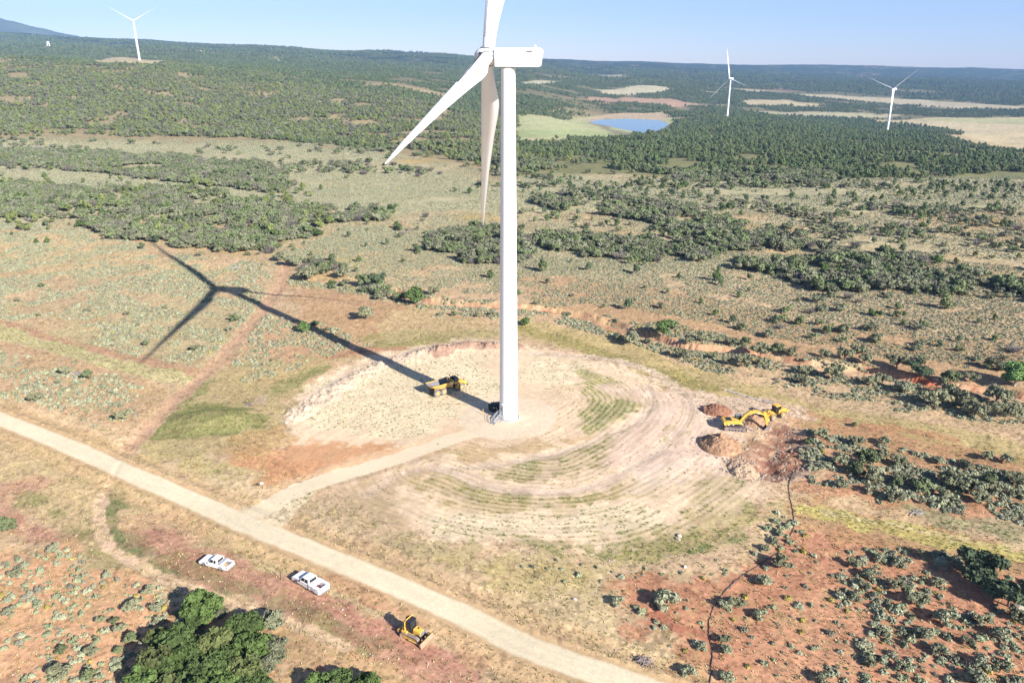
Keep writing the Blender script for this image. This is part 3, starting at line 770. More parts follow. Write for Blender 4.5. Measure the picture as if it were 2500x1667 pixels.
def crown_mesh(name, seed, material, R, H, base, lobes, leaves, leaf, shape='round', trunk=None, core=.72, trunk_r=.12):
    """a crown of irregular lobes covered in leaf clumps; optional trunk in the same mesh"""
    r = np.random.default_rng(seed)
    VV, FF, n0 = [], [], 0
    MI = []
    def add(v, f, mi=0):
        nonlocal n0
        VV.append(v); FF.append(f + n0); MI.append(np.full(len(f), mi, np.int32)); n0 += len(v)
    C = []
    for k in range(lobes):
        th = k * 2.399 + r.uniform(-.5, .5); t = (k + .5) / lobes
        if shape == 'cone':
            zc = base + (H - base) * (.12 + .8 * t); rad = R * (1.0 - .72 * t) * .55; rl = R * (.62 - .34 * t)
        elif shape == 'clumpy':
            q = r.normal(0, 1, 3); q /= np.linalg.norm(q) + 1e-9; q *= r.uniform(.35, .82)
            zc = base + (H - base) * (.5 + .5 * q[2]); rad = R * math.hypot(q[0], q[1]); th = math.atan2(q[1], q[0]); rl = R * r.uniform(.24, .36)
        elif shape == 'spread':
            zc = base + (H - base) * r.uniform(.25, .72); rad = R * math.sqrt(r.uniform(.02, .62)); rl = R * r.uniform(.34, .5)
        else:
            zc = base + (H - base) * r.uniform(.25, .78); rad = R * r.uniform(.12, .55); rl = R * r.uniform(.42, .62)
        rz = rl * r.uniform(.72, 1.0)
        rz = min(rz, H - zc + .15 * rl) if shape != 'cone' else rl * 1.15
        C.append((rad * math.cos(th), rad * math.sin(th), max(zc, rz * .8), rl, max(rz, rl * .45)))
    C = np.array(C)
    for (cx, cy, cz, rl, rz) in C:
        v = ICO1[0] * (1 + r.normal(0, .12, (len(ICO1[0]), 1))) * np.array([rl, rl, rz]) * core + [cx, cy, cz]
        add(v, ICO1[1])
    w = C[:, 3] ** 2; w /= w.sum()
    k = r.choice(len(C), leaves, p=w)
    d = r.normal(0, 1, (leaves, 3)); d[:, 2] = np.abs(d[:, 2]) * .8 + d[:, 2] * .35
    d /= np.linalg.norm(d, axis=1)[:, None]
    rr = r.uniform(.72, 1.08, leaves)[:, None]
    pos = C[k, :3] + d * rr * C[k][:, [3, 3, 4]]
    pos[:, 2] = np.maximum(pos[:, 2], .05)
    add(*leaf_tris(r, pos, d, leaf, .62))
    if trunk is not None:
        pts = [(0, 0, -.3), (r.uniform(-.1, .1), r.uniform(-.1, .1), H * .35), (r.uniform(-.2, .2), r.uniform(-.2, .2), H * .7)]
        v, f = tube_np(pts, [trunk_r, trunk_r * .8, trunk_r * .3], 5)
        add(v, f, 1)
        for q in range(4):
            e = C[q % len(C)]
            v, f = tube_np([pts[1], ((pts[1][0] + e[0]) / 2, (pts[1][1] + e[1]) / 2, (pts[1][2] + e[2]) / 2 + .1), tuple(e[:3])], [trunk_r * .6, trunk_r * .4, trunk_r * .15], 4)
            add(v, f, 1)
    me = mesh_np(name, np.concatenate(VV), np.concatenate(FF), material)
    if trunk is not None:
        me.materials.append(trunk)
        me.polygons.foreach_set('material_index', np.concatenate(MI))
    return me, C

def tube_np(pts, rad, n=6):
    pts = [np.array(p, float) for p in pts]; V = []; F = []
    for i, p in enumerate(pts):
        t = pts[min(i + 1, len(pts) - 1)] - pts[max(i - 1, 0)]; t = t / (np.linalg.norm(t) + 1e-9)
        h = np.array([1.0, 0, 0]) if abs(t[2]) > .8 else np.array([0, 0, 1.0])
        a = np.cross(t, h); a /= np.linalg.norm(a); b = np.cross(t, a)
        for k in range(n):
            th = 2 * math.pi * k / n
            V.append(p + (a * math.cos(th) + b * math.sin(th)) * rad[i])
    for i in range(len(pts) - 1):
        for k in range(n):
            p, q = i * n + k, i * n + (k + 1) % n
            F += [(p, q, q + n), (p, q + n, p + n)]
    return np.array(V), np.array(F)

def sage_mesh(name, seed, material, R, H, blades=110, leaf=.17):
    r = np.random.default_rng(seed)
    VV, FF, n0 = [], [], 0
    K = r.integers(4, 7)
    for k in range(K):
        th = k * 2.4 + r.uniform(-.4, .4); rad = R * r.uniform(.1, .6); rl = R * r.uniform(.38, .6); hz = H * r.uniform(.55, .95)
        c = np.array([rad * math.cos(th), rad * math.sin(th), 0])
        v = ICO1[0] * (1 + r.normal(0, .14, (len(ICO1[0]), 1))) * [rl * .8, rl * .8, hz * .72] + c + [0, 0, hz * .15]
        v[:, 2] = np.maximum(v[:, 2], -.05)
        VV.append(v); FF.append(ICO1[1] + n0); n0 += len(v)
        m = blades // K
        d = r.normal(0, 1, (m, 3)); d[:, 2] = np.abs(d[:, 2]) + .1; d /= np.linalg.norm(d, axis=1)[:, None]
        p = c + d * r.uniform(.72, 1.08, (m, 1)) * [rl, rl, hz]
        v, f = leaf_tris(r, p, d, leaf, .42, 1.5)
        VV.append(v); FF.append(f + n0); n0 += len(v)
    return mesh_np(name, np.concatenate(VV), np.concatenate(FF), material)

def twig_mesh(name, seed, material, R, H, n=46, r0=.03):
    r = np.random.default_rng(seed); VV, FF, n0 = [], [], 0
    for k in range(n):
        th = r.uniform(0, 6.283); e = R * r.uniform(.4, 1.0); z = H * r.uniform(.5, 1.0)
        p0 = np.array([r.normal(0, R * .12), r.normal(0, R * .12), -.1]); p2 = np.array([e * math.cos(th), e * math.sin(th), z])
        p1 = (p0 + p2) / 2 + r.normal(0, R * .12, 3)
        v, f = tube_np([p0, p1, p2], [r0 * 1.6, r0, r0 * .5], 3)
        VV.append(v); FF.append(f + n0); n0 += len(v)
        for q in range(2):
            v, f = tube_np([p1 + (p2 - p1) * .4 * q, p1 + (p2 - p1) * .7 + r.normal(0, R * .25, 3) + [0, 0, H * .1]], [r0 * .8, r0 * .4], 3)
            VV.append(v); FF.append(f + n0); n0 += len(v)
    return mesh_np(name, np.concatenate(VV), np.concatenate(FF), material)

M_SAGE = [mat('sage_silver', (.30, .312, .205), .9, rnd=.22), mat('sage_green', (.24, .262, .155), .9, rnd=.25), mat('sage_grey', (.21, .205, .15), .9, rnd=.25), mat('rabbitbrush', (.33, .28, .08), .9, rnd=.25)]
M_OAK = [mat('oak_grey', (.18, .19, .115), .85, rnd=.28), mat('oak_green', (.15, .185, .085), .85, rnd=.28), mat('oak_bare', (.19, .165, .15), .9, rnd=.25), mat('oak_fresh', (.08, .125, .033), .8, rnd=.22)]
M_PIN = [mat('pinyon_bright', (.172, .205, .068), .85, rnd=.25), mat('pinyon_dull', (.14, .165, .085), .85, rnd=.28), mat('pinyon_grey', (.17, .16, .125), .9, rnd=.25)]
M_JUN = [mat('juniper_dark', (.105, .14, .07), .85, rnd=.25), mat('juniper_green', (.11, .155, .055), .85, rnd=.25), mat('juniper_olive', (.145, .175, .075), .85, rnd=.25)]
M_BARK = mat('bark', (.17, .13, .10), .95, var=.3)
M_DEAD = mat('dead_wood', (.38, .35, .32), .9, var=.3)
M_WOODB = mat('brown_branch', (.22, .15, .11), .9, var=.35)

MESH = {
    'sagebrush': [sage_mesh('sagebrush', 10 + i, M_SAGE[k], .62, .55) for i, k in enumerate((0, 0, 1, 1, 2, 3))],
    'scrub_oak': [crown_mesh('scrub_oak', 30 + i, M_OAK[k], 2.0, 2.4, .1, 6, 330, .30, 'spread', M_BARK)[0] for i, k in enumerate((0, 0, 1, 2, 1, 3))],
    'pinyon_tree': [crown_mesh('pinyon_tree', 50 + i, M_PIN[k], 1.9, 3.9, .3, 6, 300, .36, 'cone' if i % 2 else 'round', M_BARK)[0] for i, k in enumerate((0, 0, 1, 1, 2))],
    'juniper_tree': [crown_mesh('juniper_tree', 70 + i, M_JUN[k], 1.8, 3.6, .2, 6, 300, .34, 'cone' if i % 2 else 'round', M_BARK)[0] for i, k in enumerate((0, 1, 0, 2))],
}
MESH['scrub_oak'][3] = twig_mesh('scrub_oak', 91, M_OAK[2], 1.9, 2.0, 60, .05)
WORDS = {
    'sagebrush': ['silvery sagebrush', 'pale silver sagebrush', 'grey-green sagebrush', 'green sagebrush', 'dull grey sagebrush', 'yellow-flowered brush'],
    'scrub_oak': ['grey-green scrub oak', 'dusty scrub oak', 'dark green scrub oak', 'bare purplish scrub oak', 'deep green scrub oak', 'fresh green scrub oak'],
    'pinyon_tree': ['bright olive pinyon', 'yellow-green pinyon', 'dull green pinyon', 'muted olive pinyon', 'greyish thin pinyon'],
    'juniper_tree': ['dark juniper', 'mid green juniper', 'blackish green juniper', 'olive juniper'],
}
CATS = {'sagebrush': 'shrub', 'scrub_oak': 'shrub', 'pinyon_tree': 'tree', 'juniper_tree': 'tree'}

PAD_POLY = np.asarray(C5((200, 880), (240, 690), (270, 560), (330, 470), (460, 400), (640, 310), (800, 250), (1000, 190), (1200, 160), (1455, 165), (1650, 200), (1900, 230), (2250, 330), (2600, 500), (2860, 600), (3100, 740), (3160, 900), (3120, 1110), (3060, 1240), (2800, 1440), (2400, 1560), (1900, 1620), (1400, 1600), (1000, 1500), (420, 1290), (60, 1200), (-60, 1050), (-60, 950)))
F_PAD = Field(PAD_POLY, True, 18)
CORRIDOR = Field(VP((1190, 745), (1290, 770), (1400, 800), (1520, 850), (1650, 895), (1800, 940), (1950, 970), (2130, 1005), (2360, 1050), (2600, 1090)))
TRUCKWAY = Field(C7((980, 560), (1100, 650), (1250, 720), (1420, 770), (1620, 840), (1800, 900), (2000, 980), (2200, 1080), (2420, 1190), (2700, 1320), (2900, 1420)))
STRIPR = Field(C8((1240, 320), (1600, 390), (2100, 490), (2700, 640)))
STRIPL = Field(C4((-200, 730), (0, 790), (300, 870), (600, 960), (900, 1035), (1190, 1105)))

def is_clear(x, y):
    """where nothing woody grows: roads, tracks, the pad and its verges"""
    near = (y < 459) & (np.abs(x) < 259)
    bad = np.zeros(len(x), bool)
    X, Y = x[near], y[near]
    b = (F_ROAD(X, Y) < 7) | (F_ACCESS(X, Y) < 5) | (F_TRACK(X, Y) < 2.6) | (F_PAD(X, Y) > -1.5) | (CORRIDOR(X, Y) < 8.5) | (TRUCKWAY(X, Y) < 6) | (STRIPR(X, Y) < 4.2) | (STRIPL(X, Y) < 4.8) | (F_ARROYO(X, Y) < 3.2) | (F_RUTS[3][0](X, Y) < 2)
    bad[near] = b
    for p in ((-815.7, 1770), (458.1, 1680), (739.2, 1545)):
        bad |= np.hypot(x - p[0], y - p[1]) < 26
    return ~bad

CROP = {'sagebrush': [], 'scrub_oak': [], 'pinyon_tree': [], 'juniper_tree': []}   # rows: x, y, scale, variant

GAPS = [VP((-300, 384), (0, 384), (250, 402), (450, 426), (640, 446), (700, 450), (560, 462), (420, 428), (200, 436), (0, 414), (-300, 412)), VP((100, 318), (300, 316), (560, 324), (800, 346), (1150, 380), (1150, 396), (820, 372), (640, 380), (560, 374), (250, 346), (100, 336)), VP((660, 400), (900, 400), (1150, 430), (1150, 520), (1000, 530), (900, 480), (760, 470), (680, 440))]
def sow(kind, poly, dens, smin, smax, weights, clump=14.0, gate=-.2, ragged=4.0, nog=True, mask=None):
    pg = np.asarray(poly, float)
    lo = pg.min(0); hi = pg.max(0)
    s = 1 / math.sqrt(dens)
    nx, ny = int((hi[0] - lo[0]) / s) + 1, int((hi[1] - lo[1]) / s) + 1
    gx, gy = np.meshgrid(np.arange(nx), np.arange(ny))
    x = lo[0] + (gx.ravel() + rng.random(nx * ny)) * s; y = lo[1] + (gy.ravel() + rng.random(nx * ny)) * s
    keep = (np.abs(x) < .86 * y + 15) & (y > 72)
    x, y = x[keep], y[keep]
    if len(x) == 0: return
    k = poly_sd(x, y, pg) + ragged * fbm(x, y, clump, 3, 2) > 0
    k &= fbm(x, y, clump, 3, 5) > gate + rng.normal(0, .12, len(x))
    if nog: k &= is_clear(x, y)
    if kind != 'sagebrush':
        for gp in GAPS: k &= (poly_sd(x, y, gp) + 6 * fbm(x, y, 18, 3, 6) < 0) | (rng.random(len(x)) < .12)
    if mask is not None: k &= mask(x, y)
    x, y = x[k], y[k]
    sc = rng.uniform(smin, smax, len(x)) * (1 + .25 * rng.normal(0, 1, len(x)).clip(-1.2, 1.6))
    w = np.array(weights, float); w /= w.sum()
    CROP[kind].append(np.stack([x, y, sc, rng.choice(len(w), len(x), p=w)], 1))

# sagebrush
sow('sagebrush', C7((-420, 560), (0, 600), (300, 600), (500, 600), (640, 790), (900, 830), (1100, 950), (1350, 1000), (1750, 1100), (1750, 1300), (1700, 1600), (-420, 1600)), .65, .3, 1.1, (5, 5, 4, 2, 2, 1), 6, -.3, 2)
sow('sagebrush', C4((-500, 100), (500, 110), (1000, 290), (1700, 390), (1720, 560), (1500, 880), (1290, 1060), (900, 985), (300, 850), (-500, 650)), 1.0, .35, .95, (5, 5, 3, 2, 2, .3), 9, -.12, 3)
sow('sagebrush', C4((1440, 1060), (1700, 700), (2000, 720), (2400, 900), (1980, 1000), (1880, 1090), (1560, 1140)), .9, .35, .95, (5, 5, 3, 2, 2, .5), 7, -.15, 2)
sow('sagebrush', C4((-500, 850), (0, 930), (400, 1010), (800, 1120), (1060, 1220), (900, 1400), (700, 1420), (300, 1300), (-500, 1120)), .75, .4, 1.1, (5, 5, 3, 2, 2, .5), 8, -.12, 2)
sow('sagebrush', C8((1450, 540), (1900, 520), (2500, 650), (2800, 800), (2800, 1400), (1250, 1400), (1500, 1000), (1380, 750)), .7, .4, 1.3, (5, 5, 4, 3, 3, .8), 6, -.3, 2)
sow('sagebrush', C8((160, 690), (500, 640), (900, 560), (1100, 480), (1400, 640), (1500, 1000), (1200, 1400), (560, 1400), (650, 1100), (400, 900)), .16, .3, 1.1, (3, 3, 5, 3, 3, 4), 8, -.5, 2)
sow('sagebrush', C8((-500, 620), (0, 600), (300, 610), (620, 590), (760, 570), (700, 640), (200, 660), (-400, 700)), .14, .4, .95, (2, 2, 5, 4, 2, 2), 8, -.5, 2, nog=False, mask=lambda x, y: F_ROAD(x, y) > 7)
sow('sagebrush', C8((960, 280), (1180, 380), (1280, 440), (1260, 520), (1140, 540), (1000, 500)), .3, .7, 1.4, (2, 2, 5, 4, 2, 1), 5, -.4, 2, nog=False)
sow('sagebrush', VP((1840, 975), (1960, 965), (2360, 1075), (2600, 1120), (2600, 1250), (2200, 1180), (1840, 1100)), .95, .6, 1.3, (7, 7, 3, 2, 1, .3), 6, -.42, 3)
sow('sagebrush', VP((640, 590), (900, 650), (1200, 690), (1500, 720), (2000, 810), (2500, 900), (2500, 640), (1900, 560), (1300, 540), (800, 520)), 1.15, .3, .75, (4, 5, 4, 2, 2.5, .6), 14, -.75, 6)
sow('sagebrush', VP((640, 660), (850, 680), (1000, 720), (1200, 740), (1600, 840), (1850, 900), (2500, 1010), (2500, 930), (2000, 840), (1500, 740), (1000, 680), (660, 640)), .9, .45, 1.1, (4, 4, 5, 3, 2, .8), 8, -.5, 4)
sow('sagebrush', VP((-300, 520), (300, 525), (650, 590), (1300, 545), (1900, 560), (2700, 640), (2700, 450), (1900, 450), (1300, 440), (700, 430), (0, 400), (-300, 420)), .40, .4, .85, (5, 6, 3, 2, 2, .5), 22, -.6, 10)
sow('sagebrush', VP((-400, 420), (1300, 445), (2800, 480), (2800, 400), (1900, 410), (1150, 400), (800, 335), (300, 318), (-400, 320)), .2, .6, 1.1, (5, 6, 3, 2, 1.5, .3), 40, -.5, 10)
# scrub oak thickets
OAKW = (5, 5, 3, 2, 2.5, .4)
sow('scrub_oak', VP((-300, 345), (0, 342), (250, 352), (600, 382), (665, 412), (640, 445), (450, 425), (250, 400), (0, 382), (-300, 380)), .14, .9, 1.5, OAKW, 40, -.35, 10)
sow('scrub_oak', VP((-300, 420), (0, 415), (200, 438), (420, 428), (560, 462), (740, 480), (890, 488), (880, 508), (740, 520), (620, 575), (500, 580), (380, 560), (270, 540), (150, 502), (0, 505), (-300, 505)), .13, .8, 1.5, OAKW, 22, -.3, 8)
sow('scrub_oak', VP((270, 510), (440, 500), (640, 540), (640, 590), (560, 590), (400, 550), (300, 545)), .06, .8, 1.3, (3, 3, 3, 2, 3, 3), 12, -.1, 5)
sow('scrub_oak', VP((650, 590), (720, 590), (780, 620), (860, 640), (940, 670), (1000, 680), (990, 700), (900, 690), (760, 660), (680, 650)), .07, .8, 1.4, (4, 4, 3, 1, 3, 2), 12, -.05, 4)
sow('scrub_oak', VP((985, 548), (1080, 522), (1160, 530), (1235, 552), (1235, 600), (1100, 606), (990, 585)), .16, .8, 1.5, (5, 5, 2, 3, 2, .4), 15, -.5, 3)
sow('scrub_oak', VP((1190, 425), (1400, 448), (1600, 485), (1800, 555), (2000, 585), (2360, 618), (2700, 640), (2700, 730), (2360, 700), (2200, 692), (1950, 662), (1800, 662), (1700, 622), (1640, 572), (1560, 525), (1300, 480), (1190, 450)), .13, .85, 1.6, OAKW, 26, -.32, 10)
sow('scrub_oak', VP((1225, 532), (1400, 548), (1650, 582), (1640, 608), (1450, 602), (1225, 578)), .15, .9, 1.5, OAKW, 16, -.4, 5)
sow('scrub_oak', VP((1500, 560), (1700, 540), (2100, 560), (2700, 610), (2700, 500), (1900, 470), (1500, 450)), .022, .8, 1.4, OAKW, 26, -.1, 8)
sow('scrub_oak', VP((1650, 660), (2000, 680), (2600, 730), (2600, 900), (2100, 840), (1800, 760)), .016, .7, 1.2, OAKW, 26, -.1, 8)
sow('scrub_oak', VP((-400, 420), (2800, 440), (2800, 395), (1900, 405), (1150, 395), (800, 338), (300, 322), (-400, 325)), .012, 1.0, 1.7, OAKW, 60, 0, 8)
sow('scrub_oak', VP((820, 355), (1150, 380), (1600, 420), (1900, 425), (1900, 400), (1150, 372), (900, 350)), .10, 1.0, 1.6, OAKW, 40, -.1, 12)
sow('scrub_oak', VP((900, 470), (2500, 560), (2500, 640), (1300, 560), (900, 540)), .006, .7, 1.3, OAKW, 30, -.2, 8)
# junipers dotted over the flats
sow('juniper_tree', VP((-300, 530), (640, 600), (1200, 690), (2500, 900), (2700, 640), (2700, 420), (1300, 430), (0, 400), (-300, 420)), .0035, .45, 1.0, (3, 4, 2, 3), 30, -.5, 8)
sow('juniper_tree', VP((1200, 440), (1900, 470), (2700, 620), (2700, 420), (1900, 415), (1200, 405)), .010, .6, 1.1, (3, 3, 3, 2), 40, -.2, 8)
sow('pinyon_tree', VP((-300, 500), (500, 560), (760, 520), (700, 430), (0, 350), (-300, 350)), .010, .7, 1.3, (5, 5, 2, 2, .5), 40, -.2, 8)
# woods
HILL_BARE = C1((20, 372), (400, 378), (700, 355), (840, 362), (1100, 385), (1230, 412), (1000, 428), (850, 420), (680, 418), (560, 396), (20, 392))
HILL_TOP = C1((-400, 300), (300, 290), (700, 340), (840, 360), (680, 420), (900, 440), (1500, 470), (1900, 560), (1700, 640), (1200, 560), (500, 470), (-400, 420))
def hill_mask(x, y):
    k = poly_sd(x, y, HILL_BARE) < -2
    thin = poly_sd(x, y, HILL_TOP) > 8 * fbm(x, y, 30, 3, 3)
    return k & (~thin | (rng.random(len(x)) < .5))
sow('pinyon_tree', VP((-700, 140), (100, 146), (440, 152), (700, 190), (1000, 240), (1190, 270), (1190, 415), (900, 346), (600, 322), (300, 313), (0, 318), (-700, 316)), .056, .65, 1.4, (4, 4, 5, 4, 3), 45, -.38, 14, mask=hill_mask)
sow('juniper_tree', VP((560, 322), (760, 340), (900, 350), (1190, 400), (1190, 330), (900, 320)), .05, .7, 1.2, (1, 3, 1, 3), 45, -.2, 14)
sow('juniper_tree', VP((1190, 326), (1300, 322), (1450, 312), (1540, 290), (1560, 275), (1700, 264), (1900, 276), (2050, 296), (2200, 322), (2370, 352), (2900, 378), (2900, 412), (2300, 398), (2100, 412), (1900, 410), (1600, 405), (1400, 395), (1190, 385)), .055, .7, 1.45, (3, 4, 2, 4), 34, -.2, 10)
sow('pinyon_tree', VP((1190, 330), (1350, 325), (1400, 390), (1190, 395)), .03, .8, 1.2, (5, 4, 3, 3, 1), 40, 0, 10)
_open = [poly_sd for _ in ()]
def far_wood(x, y):
    k = np.ones(len(x), bool)
    for col, pg, fe, ra, si, am in _far[3:]:
        k &= poly_sd(x, y, pg) + ra * .6 * fbm(x, y, si, 3, 5) < rng.random(len(x)) ** 3 * 14
    k &= poly_sd(x, y, POND) < -12
    return k
sow('juniper_tree', np.array([(-1900, 1650), (-900, 1620), (-500, 1500), (-150, 1450), (60, 1250), (500, 1500), (1500, 1560), (2100, 1700), (2700, 3100), (-2700, 3100)]), .02, .9, 1.8, (3, 3, 3, 3), 110, -.3, 20, mask=far_wood)

sow('juniper_tree', np.array([(-3000, 3000), (3000, 3000), (4600, 5300), (-4600, 5300)]), .0042, 1.6, 2.8, (3, 3, 3, 3), 260, -.35, 40, mask=far_wood)

def gather(kind):
    a = np.concatenate(CROP[kind]); z = land_z(a[:, 0], a[:, 1])
    u, v = project(a[:, 0], a[:, 1], z)
    dep = a[:, 1] * _c - (z - CAM_H) * _s
    seen = (u > 5) & (u < 2495) & (v > 0) & (v < 1655)
    px = a[:, 2] / dep * np.where(seen, 1, 0)
    return a, z, px

def dot_cloud_material(): return None
def scatter(name, kind, rows, z, templates, label, cat):
    """everything past the 300 that show largest, as one object"""
    me = bpy.data.meshes.new(name)
    me.vertices.add(len(rows)); me.vertices.foreach_set('co', np.stack([rows[:, 0], rows[:, 1], z], 1).astype(np.float32).ravel())
    for an, ty, val in (('scl', 'FLOAT', rows[:, 2]), ('rot', 'FLOAT', rng.random(len(rows)) * 6.283), ('var', 'INT', rows[:, 3])):
        q = me.attributes.new(an, ty, 'POINT')
        q.data.foreach_set('value', val.astype(np.int32 if ty == 'INT' else np.float32))
    o = link(name, me)
    g = bpy.data.node_groups.new(name, 'GeometryNodeTree')
    g.interface.new_socket('Geometry', in_out='INPUT', socket_type='NodeSocketGeometry')
    g.interface.new_socket('Geometry', in_out='OUTPUT', socket_type='NodeSocketGeometry')
    N, L = g.nodes, g.links
    gi, go = N.new('NodeGroupInput'), N.new('NodeGroupOutput')
    j = N.new('GeometryNodeJoinGeometry')
    for t in reversed(templates):
        oi = N.new('GeometryNodeObjectInfo'); oi.inputs['Object'].default_value = t; oi.inputs['As Instance'].default_value = True
        oi.transform_space = 'ORIGINAL'
        L.new(oi.outputs['Geometry'], j.inputs[0])
    ip = N.new('GeometryNodeInstanceOnPoints'); ip.inputs['Pick Instance'].default_value = True
    L.new(gi.outputs[0], ip.inputs['Points']); L.new(j.outputs[0], ip.inputs['Instance'])
    def na(an, ty):
        q = N.new('GeometryNodeInputNamedAttribute'); q.data_type = ty; q.inputs['Name'].default_value = an
        return q.outputs['Attribute']
    L.new(na('var', 'INT'), ip.inputs['Instance Index'])
    cx = N.new('ShaderNodeCombineXYZ'); L.new(na('rot', 'FLOAT'), cx.inputs['Z'])
    L.new(cx.outputs[0], ip.inputs['Rotation'])
    L.new(na('scl', 'FLOAT'), ip.inputs['Scale'])
    L.new(ip.outputs[0], go.inputs[0])
    md = o.modifiers.new('scatter', 'NODES'); md.node_group = g
    return tag(o, label, cat, kind='stuff')

PLANTS = []      # (object, kind, words, x, y, scale)
def plant(kind, x, y, z, sc, var):
    o = link(kind, MESH[kind][var])
    o.location = (x, y, z); o.scale = (sc, sc, sc * random.uniform(.85, 1.15)); o.rotation_euler = (0, 0, random.uniform(0, 6.28))
    PLANTS.append((o, kind, WORDS[kind][var], x, y, sc))
    return o

GROUPS = {'sagebrush': 'sagebrush bushes on the dry ground', 'scrub_oak': 'scrub oak bushes in the thickets', 'pinyon_tree': 'pinyon trees on the hillside', 'juniper_tree': 'juniper trees on the flats and ridge'}
for kind, nm, lab in (('sagebrush', 'sagebrush_cover', 'countless small sagebrush bushes covering the open flats'), ('scrub_oak', 'oak_brush', 'mass of grey-green oak brush in dense bands across the valley'),
                      ('pinyon_tree', 'pinyon_wood', 'olive green pinyon wood covering the hillside at left'), ('juniper_tree', 'juniper_wood', 'dark green juniper wood on the ridge and distant country')):
    a, z, px = gather(kind)
    order = np.argsort(-px)
    tmpl = {}
    pick = order[:296]
    for i in pick:
        var = int(a[i, 3])
        o = plant(kind, a[i, 0], a[i, 1], z[i], a[i, 2], var)
        tmpl.setdefault(var, o)
    for var in range(len(MESH[kind])):
        if var not in tmpl:
            i = next((q for q in order[296:] if int(a[q, 3]) == var), None)
            if i is None: i = order[297 + var]
            tmpl[var] = plant(kind, a[i, 0], a[i, 1], z[i], a[i, 2], var)
    rest = order[296:]
    print(kind, len(a))
    scatter(nm, kind, a[rest], z[rest], [tmpl[k] for k in range(len(MESH[kind]))], lab, CATS[kind])

# ---------------------------------------------------------------- mesh kit for built things
class MB:
    """collects shapes and links them as ONE mesh object"""
    def __init__(self): self.bm = bmesh.new()
    def hexa(self, p, bev=0.0):
        """box from 8 corners: bottom 4 (ccw) then top 4"""
        v = [self.bm.verts.new(q) for q in p]
        for f in ((3, 2, 1, 0), (4, 5, 6, 7), (0, 1, 5, 4), (1, 2, 6, 5), (2, 3, 7, 6), (3, 0, 4, 7)):
            self.bm.faces.new([v[i] for i in f])
        return self
    def box(self, c, s, rot=None, taper=(1, 1)):
        x, y, z = s[0] / 2, s[1] / 2, s[2] / 2
        P = [(-x, -y, -z), (x, -y, -z), (x, y, -z), (-x, y, -z), (-x * taper[0], -y * taper[1], z), (x * taper[0], -y * taper[1], z), (x * taper[0], y * taper[1], z), (-x * taper[0], y * taper[1], z)]
        R = rot if rot is not None else Matrix.Identity(3)
        return self.hexa([R @ Vector(p) + Vector(c) for p in P])
    def prism(self, prof, y0, y1, axis='y'):
        """profile of (x, z) points run across from y0 to y1"""
        def pt(a, b, t):
            return (a, t, b) if axis == 'y' else ((t, a, b) if axis == 'x' else (a, b, t))
        A_ = [self.bm.verts.new(pt(a, b, y0)) for a, b in prof]; B_ = [self.bm.verts.new(pt(a, b, y1)) for a, b in prof]
        n = len(prof)
        f1 = self.bm.faces.new(A_); f2 = self.bm.faces.new(B_[::-1])
        sides = [self.bm.faces.new((A_[i], B_[i], B_[(i + 1) % n], A_[(i + 1) % n])) for i in range(n)]
        bmesh.ops.triangulate(self.bm, faces=[f1, f2])
        return self
    def tube(self, pts, r, n=8, caps=True):
        pts = [Vector(p) for p in pts]; rr = r if isinstance(r, (list, tuple)) else [r] * len(pts)
        rings = []
        for i, p in enumerate(pts):
            t = (pts[min(i + 1, len(pts) - 1)] - pts[max(i - 1, 0)]).normalized()
            h = Vector((1, 0, 0)) if abs(t.z) > .8 else Vector((0, 0, 1))
            a = t.cross(h).normalized(); b = t.cross(a)
            rings.append([self.bm.verts.new(p + (a * math.cos(2 * math.pi * k / n) + b * math.sin(2 * math.pi * k / n)) * rr[i]) for k in range(n)])
        for A_, B_ in zip(rings[:-1], rings[1:]):
            for k in range(n):
                self.bm.faces.new((A_[k], A_[(k + 1) % n], B_[(k + 1) % n], B_[k]))
        if caps:
            self.bm.faces.new(rings[0][::-1]); self.bm.faces.new(rings[-1])
        return self
    def lathe(self, prof, n=24, c=(0, 0, 0), axis='z'):
        """(radius, height) profile turned about an axis through c"""
        rings = []
        for r, h in prof:
            ring = []
            for k in range(n):
                th = 2 * math.pi * k / n; p = (r * math.cos(th), r * math.sin(th), h)
                if axis == 'y': p = (p[0], p[2], p[1])
                if axis == 'x': p = (p[2], p[0], p[1])
                ring.append(self.bm.verts.new(Vector(p) + Vector(c)))
            rings.append(ring)
        for A_, B_ in zip(rings[:-1], rings[1:]):
            for k in range(n):
                self.bm.faces.new((A_[k], A_[(k + 1) % n], B_[(k + 1) % n], B_[k]))
        self.bm.faces.new(rings[0][::-1]); self.bm.faces.new(rings[-1])
        return self
    def loft(self, rings, caps=True):
        R = [[self.bm.verts.new(p) for p in ring] for ring in rings]; n = len(R[0])
        for A_, B_ in zip(R[:-1], R[1:]):
            for k in range(n):
                self.bm.faces.new((A_[k], A_[(k + 1) % n], B_[(k + 1) % n], B_[k]))
        if caps:
            self.bm.faces.new(R[0][::-1]); self.bm.faces.new(R[-1])
        return self
    def quad(self, p, off=None):
        v = [self.bm.verts.new(q) for q in p]; self.bm.faces.new(v); return self
    def build(self, name, m, parent=None, smooth=False, bevel=0.0):
        bmesh.ops.recalc_face_normals(self.bm, faces=self.bm.faces)
        me = bpy.data.meshes.new(name); self.bm.to_mesh(me); self.bm.free()
        me.materials.append(m)
        if smooth: me.polygons.foreach_set('use_smooth', np.full(len(me.polygons), True))
        o = link(name, me, parent)
        if bevel:
            b = o.modifiers.new('bevel', 'BEVEL'); b.width = bevel; b.segments = 2; b.limit_method = 'ANGLE'
        return o

